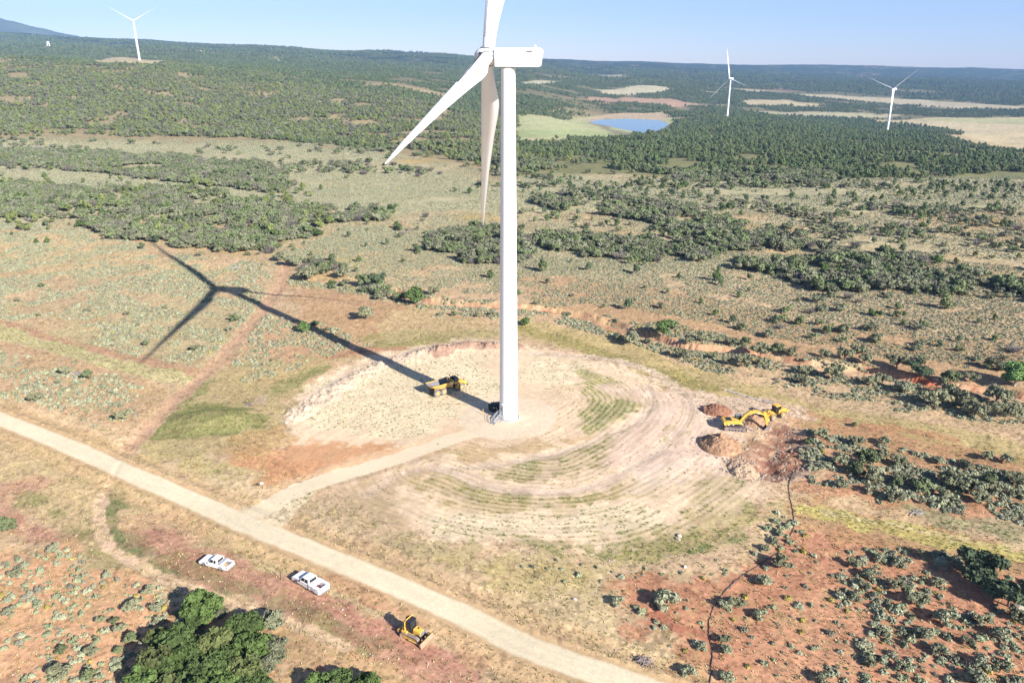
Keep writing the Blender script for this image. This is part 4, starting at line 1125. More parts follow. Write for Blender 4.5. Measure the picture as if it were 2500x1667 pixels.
def empty(name, loc, rz=0.0, label=None, cat=None, group=None):
    o = bpy.data.objects.new(name, None); COL.objects.link(o)
    o.empty_display_size = .5
    o.location = loc; o.rotation_euler = (0, 0, rz)
    return tag(o, label, cat, group)

def smooth_mesh(o): o.data.polygons.foreach_set('use_smooth', np.full(len(o.data.polygons), True))

WHITE = mat('white_paint', (.80, .80, .79), .35, spec=.5)
TWHITE = mat('tower_white', (.77, .79, .82), .42, spec=.4, var=.03, vscale=.15)
DARK = mat('dark_metal', (.03, .03, .035), .6)
GLASS = mat('dark_glass', (.02, .025, .03), .12, spec=.6)
GLASSG = mat('green_glass', (.03, .06, .055), .12, spec=.6)
RUBBER = mat('rubber', (.055, .052, .05), .9, var=.25, vscale=3)
DUSTY = mat('dusty_rubber', (.20, .175, .16), .95, var=.3, vscale=2)
STEEL = mat('steel', (.30, .30, .31), .45, metal=.4)
GALV = mat('galvanised', (.40, .41, .43), .5, metal=.3)
YEL = mat('machine_yellow', (.66, .40, .07), .5, spec=.4, var=.1, vscale=1.5)
YELD = mat('dusty_yellow', (.50, .33, .10), .65, var=.2, vscale=1.5)
TRACKM = mat('track_steel', (.26, .21, .20), .75, var=.3, vscale=3)
CONC = mat('concrete', (.58, .56, .52), .85, var=.08)
GREENBOX = mat('dark_green_paint', (.018, .035, .03), .5)
ALU = mat('diamond_plate', (.55, .56, .60), .35, metal=.4)
REDL = mat('red_lens', (.35, .02, .02), .3)
LAMP = mat('lamp_glass', (.75, .75, .72), .15)
WOOD = mat('lumber', (.58, .42, .22), .8, var=.2, vscale=6)
BEDIN = mat('worn_bed_steel', (.16, .15, .16), .6, var=.2)

# ---------------------------------------------------------------- wind turbines
T_YAW, T_PHI, T_R, T_CONE, T_TILT = 3.019, -0.276, 60.35, 0.063, 0.105

def blade_rings(R, root=1.25):
    """LE straight, belly on the trailing side; local z = span, x = chord (towards +x leading), y = thickness"""
    out = []
    for s in [0.022, .03, .05, .08, .11, .145, .18, .22, .27, .33, .4, .5, .6, .7, .8, .88, .94, .975, .995, 1.0]:
        le = np.interp(s, [0, .1, .5, .9, 1.0], [root, root * 1.02, .95, .5, .12])
        te = np.interp(s, [0, .06, .12, .2, .26, .4, .6, .8, .95, 1.0], [-root, -root * 1.02, -1.75, -2.75, -2.7, -1.95, -1.15, -.62, -.3, -.04])
        th = np.interp(s, [0, .06, .2, .4, .7, 1.0], [root, root * .95, .62, .36, .17, .03])
        rd = np.interp(s, [0, .06, .2], [1, .9, 0])
        ring = []
        for k in range(20):
            a = 2 * math.pi * k / 20
            c = (math.cos(a) + 1) / 2
            x = te + (le - te) * c
            t = math.sin(a)
            foil = th * t * (math.sqrt(max(c, 0)) * .55 + .75 * (1 - abs(2 * c - 1)) * .6) if True else 0
            y = rd * th * t + (1 - rd) * th * math.copysign(min(1, 1.9 * abs(t) * (0.25 + .75 * c ** .6)), t) * min(1.0, .18 + 1.6 * c * (1.25 - c) * 1.9)
            ring.append((x, y, s * R + 0.0 * foil))
        out.append(ring)
    return out

def make_turbine(loc, yaw, phi, label, detailed=False, R=T_R, pitch=0.0):
    root = empty('wind_turbine', loc, 0, label, 'wind turbine', 'white wind turbines of the wind farm')
    m = MB()
    prof = [(2.20, 0.06), (2.20, .22), (2.165, .24)]
    for z in (20, 40.5, 61):
        r = 2.165 - (2.165 - 1.44) * z / 77.6
        prof += [(r, z - .05), (r + .025, z - .05), (r + .025, z + .05), (r, z + .05)]
    prof += [(1.44, 77.5)]
    t = m.lathe(prof, 64).build('tower', TWHITE, root); smooth_mesh(t)
    t.modifiers.new('edges', 'EDGE_SPLIT').split_angle = math.radians(30)
    a = Vector((math.cos(yaw), math.sin(yaw), 0)); side = Vector((-math.sin(yaw), math.cos(yaw), 0))
    Rz = Matrix((a, side, Vector((0, 0, 1)))).transposed()
    # nacelle: local x towards the rotor
    pf = [(2.55, 77.75), (2.6, 81.05), (2.35, 81.3), (-6.5, 81.3), (-6.95, 80.9), (-6.55, 77.9), (-6.25, 77.7)]
    m = MB(); m.prism(pf, -1.75, 1.75)
    for v in m.bm.verts: v.co = Rz @ v.co
    n = m.build('nacelle', TWHITE, root, bevel=.18)
    m = MB(); m.lathe([(1.42, 77.4), (1.42, 77.85)], 40); m.build('yaw_ring', GALV, root, True)
    ax = (a * math.cos(T_TILT) + Vector((0, 0, math.sin(T_TILT)))).normalized()
    hub = Vector((0, 0, 79.3)) + ax * 4.1
    up = side.cross(ax); up = up if up.z > 0 else -up
    RH = Matrix((ax, side, up)).transposed()      # hub local: x along the axis
    m = MB()
    m.lathe([(1.25, -1.4), (1.62, -.85), (1.75, .55), (1.68, .75)], 40, axis='x')
    for v in m.bm.verts: v.co = RH @ v.co + hub
    hb = m.build('hub', TWHITE, root, True)
    hb.modifiers.new('edges', 'EDGE_SPLIT').split_angle = math.radians(35)
    m = MB()
    m.lathe([(1.3, .8), (1.62, .82), (1.6, 1.1), (1.48, 1.6), (1.22, 2.1), (.82, 2.5), (.36, 2.72), (.05, 2.76)], 36, axis='x')
    for v in m.bm.verts: v.co = RH @ v.co + hub
    m.build('spinner', mat('spinner_grey', (.55, .57, .6), .5) if detailed else TWHITE, root, True)
    m = MB(); m.lathe([(1.15, -1.75), (1.15, -1.3)], 30, axis='x')
    for v in m.bm.verts: v.co = RH @ v.co + hub
    m.build('main_shaft_collar', DARK, root)
    for k in range(3):
        an = phi + k * 2 * math.pi / 3
        d = (up * math.cos(an) + side * math.sin(an)); d = (d * math.cos(T_CONE) + ax * math.sin(T_CONE)).normalized()
        ch = (ax - d * ax.dot(d)).normalized(); tk = d.cross(ch)
        if pitch: 
            ch, tk = ch * math.cos(pitch) + tk * math.sin(pitch), tk * math.cos(pitch) - ch * math.sin(pitch)
        B = Matrix((ch, tk, d)).transposed()
        m = MB(); m.loft([[B @ Vector(p) + hub for p in ring] for ring in blade_rings(R)])
        b = m.build('blade', TWHITE, root, True)
        b.modifiers.new('edges', 'EDGE_SPLIT').split_angle = math.radians(50)
        if detailed:
            m = MB(); m.lathe([(1.36, 1.15), (1.36, 1.42), (1.27, 1.42)], 36)
            for v in m.bm.verts: v.co = B @ v.co + hub
            m.build('root_collar', mat('collar_grey', (.16, .16, .17), .6), b)
            if k == 0 or k == 1:
                m = MB()
                sgn = 1
                for q in range(34):
                    s = 3.7 + q * .52
                    for sg in (-1, 1):
                        m.box(B @ Vector((.70 - .004 * q, sg * (1.08 - .035 * q if q < 20 else .40), s)) + hub, (.16, .5, .16), B.to_3x3())
                m.build('vortex_generator_row', DARK, b)
            m = MB()
            th = k
            for sg in (-.55, .55):
                c = RH @ Vector((1.25, 0, 0)) + hub
                dd = (up * math.cos(an + sg) + side * math.sin(an + sg))
                m.box(c + dd * 1.45, (.7, .45, .5), RH)
            m.build('hub_opening', DARK, root)
    if detailed:
        m = MB()
        for sg in (-1, 1):
            m.box(Rz @ Vector((-4.4, sg * 1.76, 80.65)), (1.15, .06, .22), Rz)
        m.build('vent_slot', DARK, n)
        m = MB(); m.tube([Rz @ Vector((-5.9, .2, 81.3)), Rz @ Vector((-5.9, .2, 83.2))], .035, 5); m.tube([Rz @ Vector((-6.0, -.6, 81.3)), Rz @ Vector((-6.0, -.6, 82.0))], .03, 5)
        m.build('weather_mast', GALV, n)
        m = MB(); m.lathe([(.18, 81.3), (.22, 81.45), (.2, 81.75), (.05, 81.85)], 12, c=Rz @ Vector((-5.4, .1, 0)))
        m.build('warning_light', LAMP, n, True)
        # foundation pedestal, bolts, door
        m = MB(); m.lathe([(2.75, -.4), (2.75, .07), (2.66, .1)], 64); m.build('concrete_pedestal', CONC, root)
        m = MB()
        for q in range(72):
            th = 2 * math.pi * q / 72
            m.tube([(2.36 * math.cos(th), 2.36 * math.sin(th), .05), (2.36 * math.cos(th), 2.36 * math.sin(th), .3)], .045, 6)
        m.build('anchor_bolt_ring', DARK, root)
        th = math.atan2(-.72, -.70)
        e = Vector((math.cos(th), math.sin(th), 0)); f = Vector((-math.sin(th), math.cos(th), 0))
        RD = Matrix((e, f, Vector((0, 0, 1)))).transposed()
        def arch(w, h, z0, k=10):
            return [(-w, z0), (w, z0)] + [(w * math.cos(math.pi * i / k), z0 + h - w + w * math.sin(math.pi * i / k)) for i in range(k + 1)]
        m = MB()
        m.prism(arch(.66, 2.75, 1.35), 1.9, 2.30, 'x')
        for v in m.bm.verts: v.co = RD @ v.co
        df = m.build('door_frame', TWHITE, root)
        m = MB(); m.prism(arch(.50, 2.45, 1.5), 2.1, 2.33, 'x')
        for v in m.bm.verts: v.co = RD @ v.co
        dr = m.build('door', mat('door_grey', (.6, .58, .6), .5), root)
        m = MB(); m.box(RD @ Vector((2.34, 0, 2.95)), (.04, .5, .75), RD); m.build('door_vent', mat('vent_grey', (.33, .31, .33), .6), dr)
    return root

main_turbine = make_turbine(on(*TOWER) - Vector((0, 0, .02)), T_YAW, T_PHI, 'huge white wind turbine standing on the cleared pad, nearest to the camera', True)
make_turbine(on(-815.7, 1770), math.atan2(-1, .35), math.pi / 3 + .02, 'white wind turbine on the wooded hill at far left, blades in a Y')
make_turbine(on(458.1, 1680), math.radians(214), math.radians(-14.5), 'white wind turbine behind the pond ridge with one blade straight up')
make_turbine(on(739.2, 1545), math.radians(214), math.radians(51), 'rightmost far white wind turbine beside the pale wheat fields')

def stairs():
    th = math.atan2(-.72, -.70)
    root = empty('access_stairs', on(*TOWER), th, 'grey metal stairs with handrails leading up to the turbine door', 'stairs')
    m = MB(); m.box((2.75, 0, 1.38), (1.0, 1.1, .07)); m.build('landing', GALV, root)
    m = MB()
    for i in range(7):
        m.box((3.38 + i * .27, 0, 1.2 - i * .19), (.26, 1.0, .05))
    m.build('tread', GALV, root)
    for s in (-1, 1):
        m = MB(); m.prism([(3.2, 1.38), (3.25, 1.15), (5.15, -.05), (5.35, -.05), (5.3, .12)], s * .55 - .03, s * .55 + .03); m.build('stringer', GALV, root)
        m = MB()
        for dz in (1.05, .62):
            m.tube([(2.3, s * .58, 1.4 + dz), (3.2, s * .58, 1.4 + dz), (5.25, s * .58, .05 + dz), (5.4, s * .58, dz * .6)], .035, 6)
        for x, z in ((2.35, 1.4), (3.2, 1.4), (4.2, .72), (5.2, .05)):
            m.tube([(x, s * .58, z), (x, s * .58, z + 1.05)], .03, 6)
        m.build('handrail', GALV, root)
    m = MB()
    for x in (2.6, 3.1):
        for s in (-1, 1): m.box((x, s * .5, .65), (.07, .07, 1.4))
    m.build('leg', GALV, root)
stairs()

def transformer():
    p = TOWER + np.array([-3.1, 3.2])
    root = empty('transformer_cabinet', on(*p), math.radians(12), 'dark green transformer cabinet standing behind the turbine stairs', 'transformer')
    MB().box((0, 0, .12), (2.9, 2.3, .24)).build('concrete_base', CONC, root)
    MB().box((0, 0, 1.2), (2.3, 1.5, 1.95)).build('tank', GREENBOX, root, bevel=.04)
    MB().box((0, -.95, 1.05), (2.1, .42, 1.65)).build('cabinet', GREENBOX, root, bevel=.03)
    m = MB()
    for i in range(9): m.box((-1.45 + 0 * i, -.6 + .16 * i, 1.2), (.55, .04, 1.4))
    m.build('radiator', GREENBOX, root)
    MB().tube([(-.5, .2, 2.15), (-.5, .2, 2.75)], .07, 8).build('bushing', GALV, root)
    m = MB(); m.box((-.7, -1.17, 1.55), (.24, .02, .2)); m.box((-.1, -1.17, 1.5), (.12, .02, .14)); m.box((0, -1.17, 1.0), (.1, .02, .26)); m.build('warning_plate', mat('plate', (.7, .7, .6), .5), root)
    q = TOWER + np.array([-6.1, 1.4])
    tag(MB().tube([(0, 0, -.2), (0, 0, 1.5)], .06, 8).build('marker_post', YEL), 'thin yellow marker post beside the transformer cabinet', 'post').location = on(*q)
transformer()

# ---------------------------------------------------------------- wheels and tracks
def wheel(parent, x, y, r, w, side, tyre=RUBBER, rimm=STEEL, rr=.58, name='wheel', lugs=0):
    m = MB()
    m.lathe([(r * rr, -w / 2), (r * .86, -w / 2), (r * .97, -w * .36), (r, -w * .2), (r, w * .2), (r * .97, w * .36), (r * .86, w / 2), (r * rr, w / 2)], 28, axis='y')
    if lugs:
        for k in range(lugs):
            a = 2 * math.pi * k / lugs
            for s in (-1, 1):
                m.box((r * 1.0 * math.cos(a + s * .06), s * w * .24, r * 1.0 * math.sin(a + s * .06)), (.09, w * .4, .16), Matrix.Rotation(-a, 3, 'Y'))
    o = m.build(name, tyre, parent, False)
    o.location = (x, y, r - .03)
    m = MB(); s = side
    m.lathe([(.05, s * w * .56), (r * .2, s * w * .57), (r * .24, s * w * .515), (r * rr * .82, s * w * .51), (r * rr * .92, s * w * .545), (r * rr * 1.0, s * w * .5)], 24, axis='y')
    m.build('rim', rimm, o)
    return o

def track(parent, y, L, h, w, m_shoe, m_frame, z0=0.0, idler=None, roof=1.0):
    """crawler track: a belt of shoes round a frame with rollers"""
    r = h / 2
    path = []
    n = 9
    for i in range(n + 1):
        a = -math.pi / 2 + math.pi * i / n
        path.append((L / 2 - r + r * math.cos(a), r + r * math.sin(a)))
    for i in range(n + 1):
        a = math.pi / 2 + math.pi * i / n
        path.append((-L / 2 + r + r * math.cos(a), r + r * math.sin(a)))
    pl = np.array(path + [path[0]]); seg = np.hypot(*np.diff(pl, axis=0).T); cum = np.concatenate([[0], np.cumsum(seg)])
    m = MB()
    N = int(cum[-1] / .2)
    for k in range(N):
        d = (k + .5) * cum[-1] / N
        x = np.interp(d, cum, pl[:, 0]); z = np.interp(d, cum, pl[:, 1])
        x2 = np.interp((d + .02) % cum[-1], cum, pl[:, 0]); z2 = np.interp((d + .02) % cum[-1], cum, pl[:, 1])
        ang = math.atan2(z2 - z, x2 - x)
        R = Matrix.Rotation(-ang, 3, 'Y')
        m.box((x, 0, z), (cum[-1] / N * .93, w, .06), R)
        m.box(Vector((x, 0, z)) + R @ Vector((0, 0, -.05)), (.035, w, .06), R)
    o = m.build('track', m_shoe, parent); o.location = (0, y, z0)
    m = MB()
    m.box((0, 0, r), (L - h * .95, w * .45, h * .38))
    for x in (-L / 2 + r, L / 2 - r): m.lathe([(r * .82, -w * .3), (r * .82, w * .3)], 18, c=(x, 0, r), axis='y')
    for k in range(6):
        m.lathe([(h * .16, -w * .34), (h * .16, w * .34)], 12, c=(-L / 2 + r * 1.6 + k * (L - 3.2 * r) / 5, 0, h * .19), axis='y')
    m.build('track_frame', m_frame, o)
    return o

# ---------------------------------------------------------------- pickups
def arc_pts(cx, r, z, n=8, up=True):
    return [(cx + r * math.cos(math.pi * i / n), z + r * math.sin(math.pi * i / n)) for i in range(n + 1)]

def pickup(loc, head, label, L, W, wb, cab0, cab1, hood, belt, top, rw, crew=False, service=False):
    t = empty('pickup_truck', loc, head, label, 'pickup truck', 'white pickup trucks parked on the red dirt')
    xf = L / 2 - .92; xr = xf - wb
    zb = .42
    hw = W / 2
    # front body with hood, from the back of the cab to the nose
    ar = rw + .11
    prof = [(cab1, zb)] + [(xf - ar, zb)] + arc_pts(xf, ar, zb + .02)[::-1][0:] + [(xf + ar, zb), (L / 2 - .05, zb + .02), (L / 2, zb + .35), (L / 2 - .06, hood - .14), (L / 2 - .28, hood - .02), (cab0 + .1, hood + .06), (cab0 - .15, belt), (cab1, belt)]
    m = MB(); m.prism(prof, -hw, hw); m.build('body', WHITE, t, bevel=.05)
    # cab upper
    b0, b1, t0, t1 = cab0 - .05, cab1 + .02, cab0 - .78, cab1 + .16
    hb, ht = hw - .05, hw - .24
    BL = [Vector((b1, -hb, belt)), Vector((b0, -hb, belt)), Vector((b0, hb, belt)), Vector((b1, hb, belt))]
    TL = [Vector((t1, -ht, top)), Vector((t0, -ht, top)), Vector((t0, ht, top)), Vector((t1, ht, top))]
    c = MB().hexa(BL + TL).build('cab', WHITE, t, bevel=.07)
    def face_quad(mm, a, b, c_, d, u0, u1, v0, v1, off):
        n = (b - a).cross(d - a).normalized() * off
        def P(u, v): return (a * (1 - u) + b * u) * (1 - v) + (d * (1 - u) + c_ * u) * v + n
        mm.quad([P(u0, v0), P(u1, v0), P(u1, v1), P(u0, v1)])
    m = MB(); face_quad(m, BL[1], BL[2], TL[2], TL[1], .05, .95, .08, .86, .012); m.build('windshield', GLASS, c)
    m = MB(); face_quad(m, BL[3], BL[0], TL[0], TL[3], .10, .90, .25, .86, .012); m.build('rear_window', GLASS, c)
    for s in (0, 1):
        q = (BL[0], BL[1], TL[1], TL[0]) if s == 0 else (BL[2], BL[3], TL[3], TL[2])
        spans = ((.10, .47), (.53, .90)) if crew else ((.16, .42), (.49, .93))
        for u0, u1 in spans:
            if s == 1: u0, u1 = 1 - u1, 1 - u0
            m = MB(); face_quad(m, *q, u0, u1, .10, .84, .012); m.build('side_window', GLASS, c)
    cl = cab0 - cab1
    for s in (-1, 1):
        xs = [(cab0 - .12, cab0 - .12 - cl * (.47 if crew else .60))] + ([(cab0 - .14 - cl * .48, cab1 + .08)] if crew else [])
        for x1, x0 in xs:
            d = MB().box(((x0 + x1) / 2, s * (hw + .008), (zb + belt) / 2 + .08), (x1 - x0, .03, belt - zb - .2)).build('door', WHITE, t)
            MB().box((x0 + .14, s * (hw + .03), belt - .14), (.16, .03, .05)).build('handle', DARK, d)
        MB().box((cab0 - .45, s * (hw + .14), belt + .1), (.12, .2, .26)).build('mirror', DARK if crew else WHITE, t)
        MB().box((L / 2 - .02, s * (hw - .22), hood - .3), (.06, .32, .2)).build('headlight', LAMP, t)
        MB().box((-L / 2 + .02, s * (hw - .06), belt - .2), (.06, .12, .34)).build('tail_light', REDL, t)
    MB().box((L / 2 + .0, 0, hood - .32), (.05, W - 1.0, .24)).build('grille', DARK, t)
    MB().box((L / 2 + .06, 0, zb + .12), (.14, W - .1, .2)).build('front_bumper', STEEL, t)
    MB().box((-L / 2 - .06, 0, zb + .08), (.2, W - .1, .18)).build('rear_bumper', STEEL, t)
    MB().box((cab1 - .05, 0, zb + .02), (abs(L / 2 + cab1) * 1.6, W * .6, .2)).build('chassis', DARK, t)
    # bed
    if not service:
        bh = belt + .02
        for s in (-1, 1):
            prof = [(-L / 2, zb + .05), (xr - ar, zb)] + arc_pts(xr, ar, zb + .02)[::-1] + [(xr + ar, zb), (cab1 - .03, zb), (cab1 - .03, bh), (-L / 2, bh)]
            m = MB(); m.prism(prof, s * hw - s * .16, s * hw); m.build('bed_side', WHITE, t, bevel=.02)
        MB().box(((cab1 - L / 2) / 2, 0, zb + .28), (L / 2 + cab1 - .05, W - .32, .06)).build('bed_floor', mat('bed_floor', (.25, .22, .2), .8), t)
        MB().box((-L / 2 + .04, 0, (zb + bh) / 2 + .08), (.08, W - .34, bh - zb - .14)).build('tailgate', WHITE, t)
        MB().box((cab1 - .06, 0, (zb + bh) / 2 + .1), (.06, W - .34, bh - zb - .2)).build('bed_front', WHITE, t)
        m = MB(); m.box((cab1 - .44, 0, bh - .02), (.62, W - .1, .36)); m.prism([(cab1 - .75, bh + .16), (cab1 - .13, bh + .16), (cab1 - .2, bh + .24), (cab1 - .66, bh + .24)], -hw + .08, hw - .08)
        m.build('tool_box', ALU, t, bevel=.02)
        root = t
    else:
        bh = belt + .22
        for s in (-1, 1):
            prof = [(-L / 2, zb + .1), (xr - ar, zb + .1)] + arc_pts(xr, ar, zb + .1)[::-1] + [(xr + ar, zb + .1), (cab1 - .12, zb), (cab1 - .12, bh), (-L / 2, bh)]
            m = MB(); m.prism(prof, s * (hw + .1) - s * .5, s * (hw + .1)); sd = m.build('service_box', WHITE, t, bevel=.02)
            m = MB()
            for x0, x1 in ((cab1 - .2, xr + ar + .08), (xr - ar - .06, -L / 2 + .06)):
                m.box(((x0 + x1) / 2, s * (hw + .108), (zb + bh) / 2 + .1), (abs(x1 - x0), .03, (bh - zb) * .66))
            m.box((xr, s * (hw + .108), bh - .2), (ar * 2 - .05, .03, .26))
            m.build('compartment_door', WHITE, sd)
            m = MB()
            for x in (cab1 - .5, xr - ar - .3, xr): m.box((x, s * (hw + .135), bh - .22 if x == xr else (zb + bh) / 2 + .25), (.12, .03, .07))
            m.build('latch', DARK, sd)
        MB().box(((cab1 - .12 - L / 2) / 2, 0, zb + .4), (L / 2 + cab1 - .14, W - .76, .06)).build('bed_floor', WHITE, t)
        MB().box((-L / 2 + .04, 0, (zb + bh) / 2 + .1), (.09, W - .78, bh - zb - .2)).build('tailgate', WHITE, t)
        MB().box((cab1 - .17, 0, (zb + bh) / 2 + .2), (.07, W - .78, bh - zb - .3)).build('bed_front', WHITE, t)
        MB().box((cab1 - .02 + .5, 0, top + .06), (.3, .9, .1)).build('beacon_bar', WHITE, t)
        MB().box((cab1 - .75, 0, bh - .1), (.7, W - .8, .12)).build('bed_tray', WHITE, t)
    for s in (-1, 1):
        wheel(t, xf, s * (hw - .15), rw, .27, s)
        wheel(t, xr, s * (hw - .15), rw, .27, s)
    return t

def heading(p, q):
    return math.atan2(q[1] - p[1], q[0] - p[0])

def place_by_wheels(rear, front, half, right_side=False, xm=0.0):
    """ground position and heading of a vehicle from the feet of its two near wheels"""
    a, b = hit(*rear)[0], hit(*front)[0]
    h = heading(a, b)
    d = np.array([math.cos(h), math.sin(h)]); n = np.array([-d[1], d[0]])   # n points to the left of travel
    mid = (a + b) / 2
    c = mid + n * half if right_side else mid - n * half
    c = c - d * xm
    return c, h

c1, h1 = place_by_wheels((541, 1393), (497.4, 1381), .85, xm=(5.75 / 2 - .92) - 3.45 / 2)
T1 = pickup(on(*c1), h1, 'white extended cab pickup truck with silver tool box and lumber in its bed', 5.75, 1.95, 3.45, 1.15, -.95, 1.08, 1.12, 1.80, .37)
c2, h2 = place_by_wheels((767.2, 1448), (721.3, 1421.5), .9, xm=(6.6 / 2 - .92) - 4.1 / 2)
T2 = pickup(on(*c2), h2, 'white crew cab service truck with boxed utility bed, nearer the gravel road', 6.6, 2.05, 4.1, 1.55, -.85, 1.20, 1.26, 2.0, .41, True, True)

def in_bed(T, x, y, z):
    return T.matrix_basis @ Vector((x, y, z))
bpy.context.view_layer.update()
r_ = random.Random(3)
m = MB()
for i in range(9):
    a = r_.uniform(-.25, .25)
    m.box((-1.95 + r_.uniform(-.12, .12), -.05 + i * .1, .86 + r_.uniform(0, .14)), (1.0 + r_.uniform(-.2, .2), .10, .06), Matrix.Rotation(a, 3, 'Z'))
o = m.build('lumber_pile', WOOD); o.location = T1.location; o.rotation_euler = T1.rotation_euler
tag(o, 'loose pale lumber pieces lying in the extended cab pickup bed', 'lumber')
m = MB(); m.box((-2.0, .62, .84), (1.3, .3, .2)); o = m.build('board_stack', mat('grey_board', (.55, .48, .5), .8)); o.location = T1.location; o.rotation_euler = T1.rotation_euler
tag(o, 'pale grey boards stacked along the left side of the pickup bed', 'boards')
m = MB()
for i in range(7):
    m.box((-2.35 + r_.uniform(-.4, .4), r_.uniform(-.35, .35), .95 + r_.uniform(0, .12)), (.3, .24, .2), Matrix.Rotation(r_.uniform(0, 3), 3, 'Z'))
o = m.build('tool_bags', mat('maroon_cloth', (.22, .09, .10), .9, var=.5, vscale=4)); o.location = T2.location; o.rotation_euler = T2.rotation_euler
tag(o, 'dark maroon bags and tools heaped in the service truck bed', 'bags')

# ---------------------------------------------------------------- articulated dump truck
def dump_truck():
    a, b = hit(1083.8, 962.3)[0], hit(1125.9, 950.5)[0]
    h = heading(a, b); d = np.array([math.cos(h), math.sin(h)]); n = np.array([-d[1], d[0]])
    W = 3.35; half = W / 2 - .38
    c = a + n * half
    t = empty('dump_truck', on(*c), h, 'yellow six-wheel articulated dump truck parked across the tower shadow', 'dump truck')
    R = .93
    for x in (0, -1.95, 5.15):
        for s in (-1, 1):
            wheel(t, x, s * half, R, .74, s, DUSTY, YELD, .5, lugs=18)
    # bed: a rib-sided tub, open on top, rising tail
    ins = MB()
    def ring(x, zb, zt, wb, wt): return [(x, -wb, zb), (x, wb, zb), (x, wt, zt), (x, -wt, zt)]
    xs = [(2.75, 1.75, 3.15), (1.6, 1.6, 2.98), (-.6, 1.62, 2.92), (-2.0, 1.95, 2.9), (-3.45, 2.62, 2.98)]
    bm_ = MB(); th = .07
    for (x0, b0, t0), (x1, b1, t1) in zip(xs[:-1], xs[1:]):
        bm_.hexa([(x1, -1.15, b1), (x0, -1.15, b0), (x0, 1.15, b0), (x1, 1.15, b1), (x1, -1.15, b1 + th), (x0, -1.15, b0 + th), (x0, 1.15, b0 + th), (x1, 1.15, b1 + th)])
        for s in (-1, 1):
            y0, y1 = s * 1.15, s * 1.66
            bm_.hexa([(x1, y0, b1), (x0, y0, b0), (x0, y0 + s * .08, b0), (x1, y0 + s * .08, b1), (x1, y1, t1), (x0, y1, t0), (x0, y1 + s * .08, t0), (x1, y1 + s * .08, t1)])
    bm_.hexa([(2.75, -1.15, 1.75), (2.83, -1.15, 1.75), (2.83, 1.15, 1.75), (2.75, 1.15, 1.75), (2.9, -1.7, 3.2), (2.98, -1.7, 3.2), (2.98, 1.7, 3.2), (2.9, 1.7, 3.2)])
    bed = bm_.build('dump_bed', YELD, t)
    m = MB()
    for (x0, b0, t0), (x1, b1, t1) in zip(xs[:-1], xs[1:]):
        m.hexa([(x1, -1.13, b1 + .08), (x0, -1.13, b0 + .08), (x0, 1.13, b0 + .08), (x1, 1.13, b1 + .08), (x1, -1.13, b1 + .1), (x0, -1.13, b0 + .1), (x0, 1.13, b0 + .1), (x1, 1.13, b1 + .1)])
        for s in (-1, 1):
            y0, y1 = s * 1.12, s * 1.64
            m.hexa([(x1, y0, b1 + .1), (x0, y0, b0 + .1), (x0, y0 + s * .02, b0 + .1), (x1, y0 + s * .02, b1 + .1), (x1, y1 - s * .02, t1 - .04), (x0, y1 - s * .02, t0 - .04), (x0, y1, t0 - .04), (x1, y1, t1 - .04)])
    m.build('bed_lining', BEDIN, bed)
    m = MB()
    for (x0, b0, t0), (x1, b1, t1) in zip(xs[:-1], xs[1:]):
        for s in (-1, 1):
            m.hexa([(x1, s * 1.62, t1 - .02), (x0, s * 1.62, t0 - .02), (x0, s * 1.82, t0 - .02), (x1, s * 1.82, t1 - .02), (x1, s * 1.62, t1 + .12), (x0, s * 1.62, t0 + .12), (x0, s * 1.82, t0 + .12), (x1, s * 1.82, t1 + .12)])
    m.box((-3.42, 0, 2.66), (.12, 2.6, .2))
    m.build('bed_rail', YEL, bed)
    m = MB()
    for s in (-1, 1):
        for x in (.7, -1.2, -2.6): m.hexa([(x - .12, s * 1.2, 1.75), (x + .12, s * 1.2, 1.75), (x + .12, s * 1.3, 1.75), (x - .12, s * 1.3, 1.75), (x - .12, s * 1.72, 2.88), (x + .12, s * 1.72, 2.88), (x + .12, s * 1.8, 2.88), (x - .12, s * 1.8, 2.88)])
    m.build('bed_rib', YELD, bed)
    m = MB()
    for s in (-1, 1): m.hexa([(1.7, s * 1.56, 2.45), (2.6, s * 1.56, 2.5), (2.6, s * 1.60, 2.5), (1.7, s * 1.60, 2.45), (1.7, s * 1.77, 2.84), (2.6, s * 1.77, 2.92), (2.6, s * 1.79, 2.92), (1.7, s * 1.79, 2.84)])
    m.build('decal', WHITE, bed)
    MB().box((-.2, 0, 1.15), (5.4, 1.0, .5)).build('rear_frame', DARK, t)
    MB().lathe([(.42, .8), (.42, 1.7)], 16, c=(3.15, 0, 0)).build('hitch', YELD, t)
    m = MB(); m.box((4.9, 0, 1.2), (3.2, 1.1, .55)); m.build('front_frame', DARK, t)
    # front: sloping nose, fenders
    m = MB(); m.prism([(4.5, 1.55), (4.5, 2.55), (5.3, 2.5), (6.6, 2.1), (7.0, 1.85), (7.1, 1.3), (6.6, 1.1), (4.5, 1.2)], -.95, .95); m.build('hood', YEL, t, bevel=.08)
    for s in (-1, 1):
        m = MB()
        pr = [(4.1, 1.3)] + [(5.15 + 1.15 * math.cos(a), .93 + 1.15 * math.sin(a)) for a in np.linspace(math.pi * .93, .25, 9)] + [(6.5, 1.25), (6.5, 1.6)] + [(5.15 + 1.32 * math.cos(a), .98 + 1.32 * math.sin(a)) for a in np.linspace(.55, math.pi * .9, 8)]
        m.prism(pr, s * .9, s * 1.68); m.build('fender', YEL, t)
        MB().box((3.95, s * 1.2, 1.15), (.7, .7, .7)).build('fuel_tank' if s > 0 else 'battery_box', YELD, t, bevel=.05)
        m = MB()
        for i in range(4): m.box((3.9, s * 1.55, .55 + .32 * i), (.55, .25, .05))
        m.build('step', YELD, t)
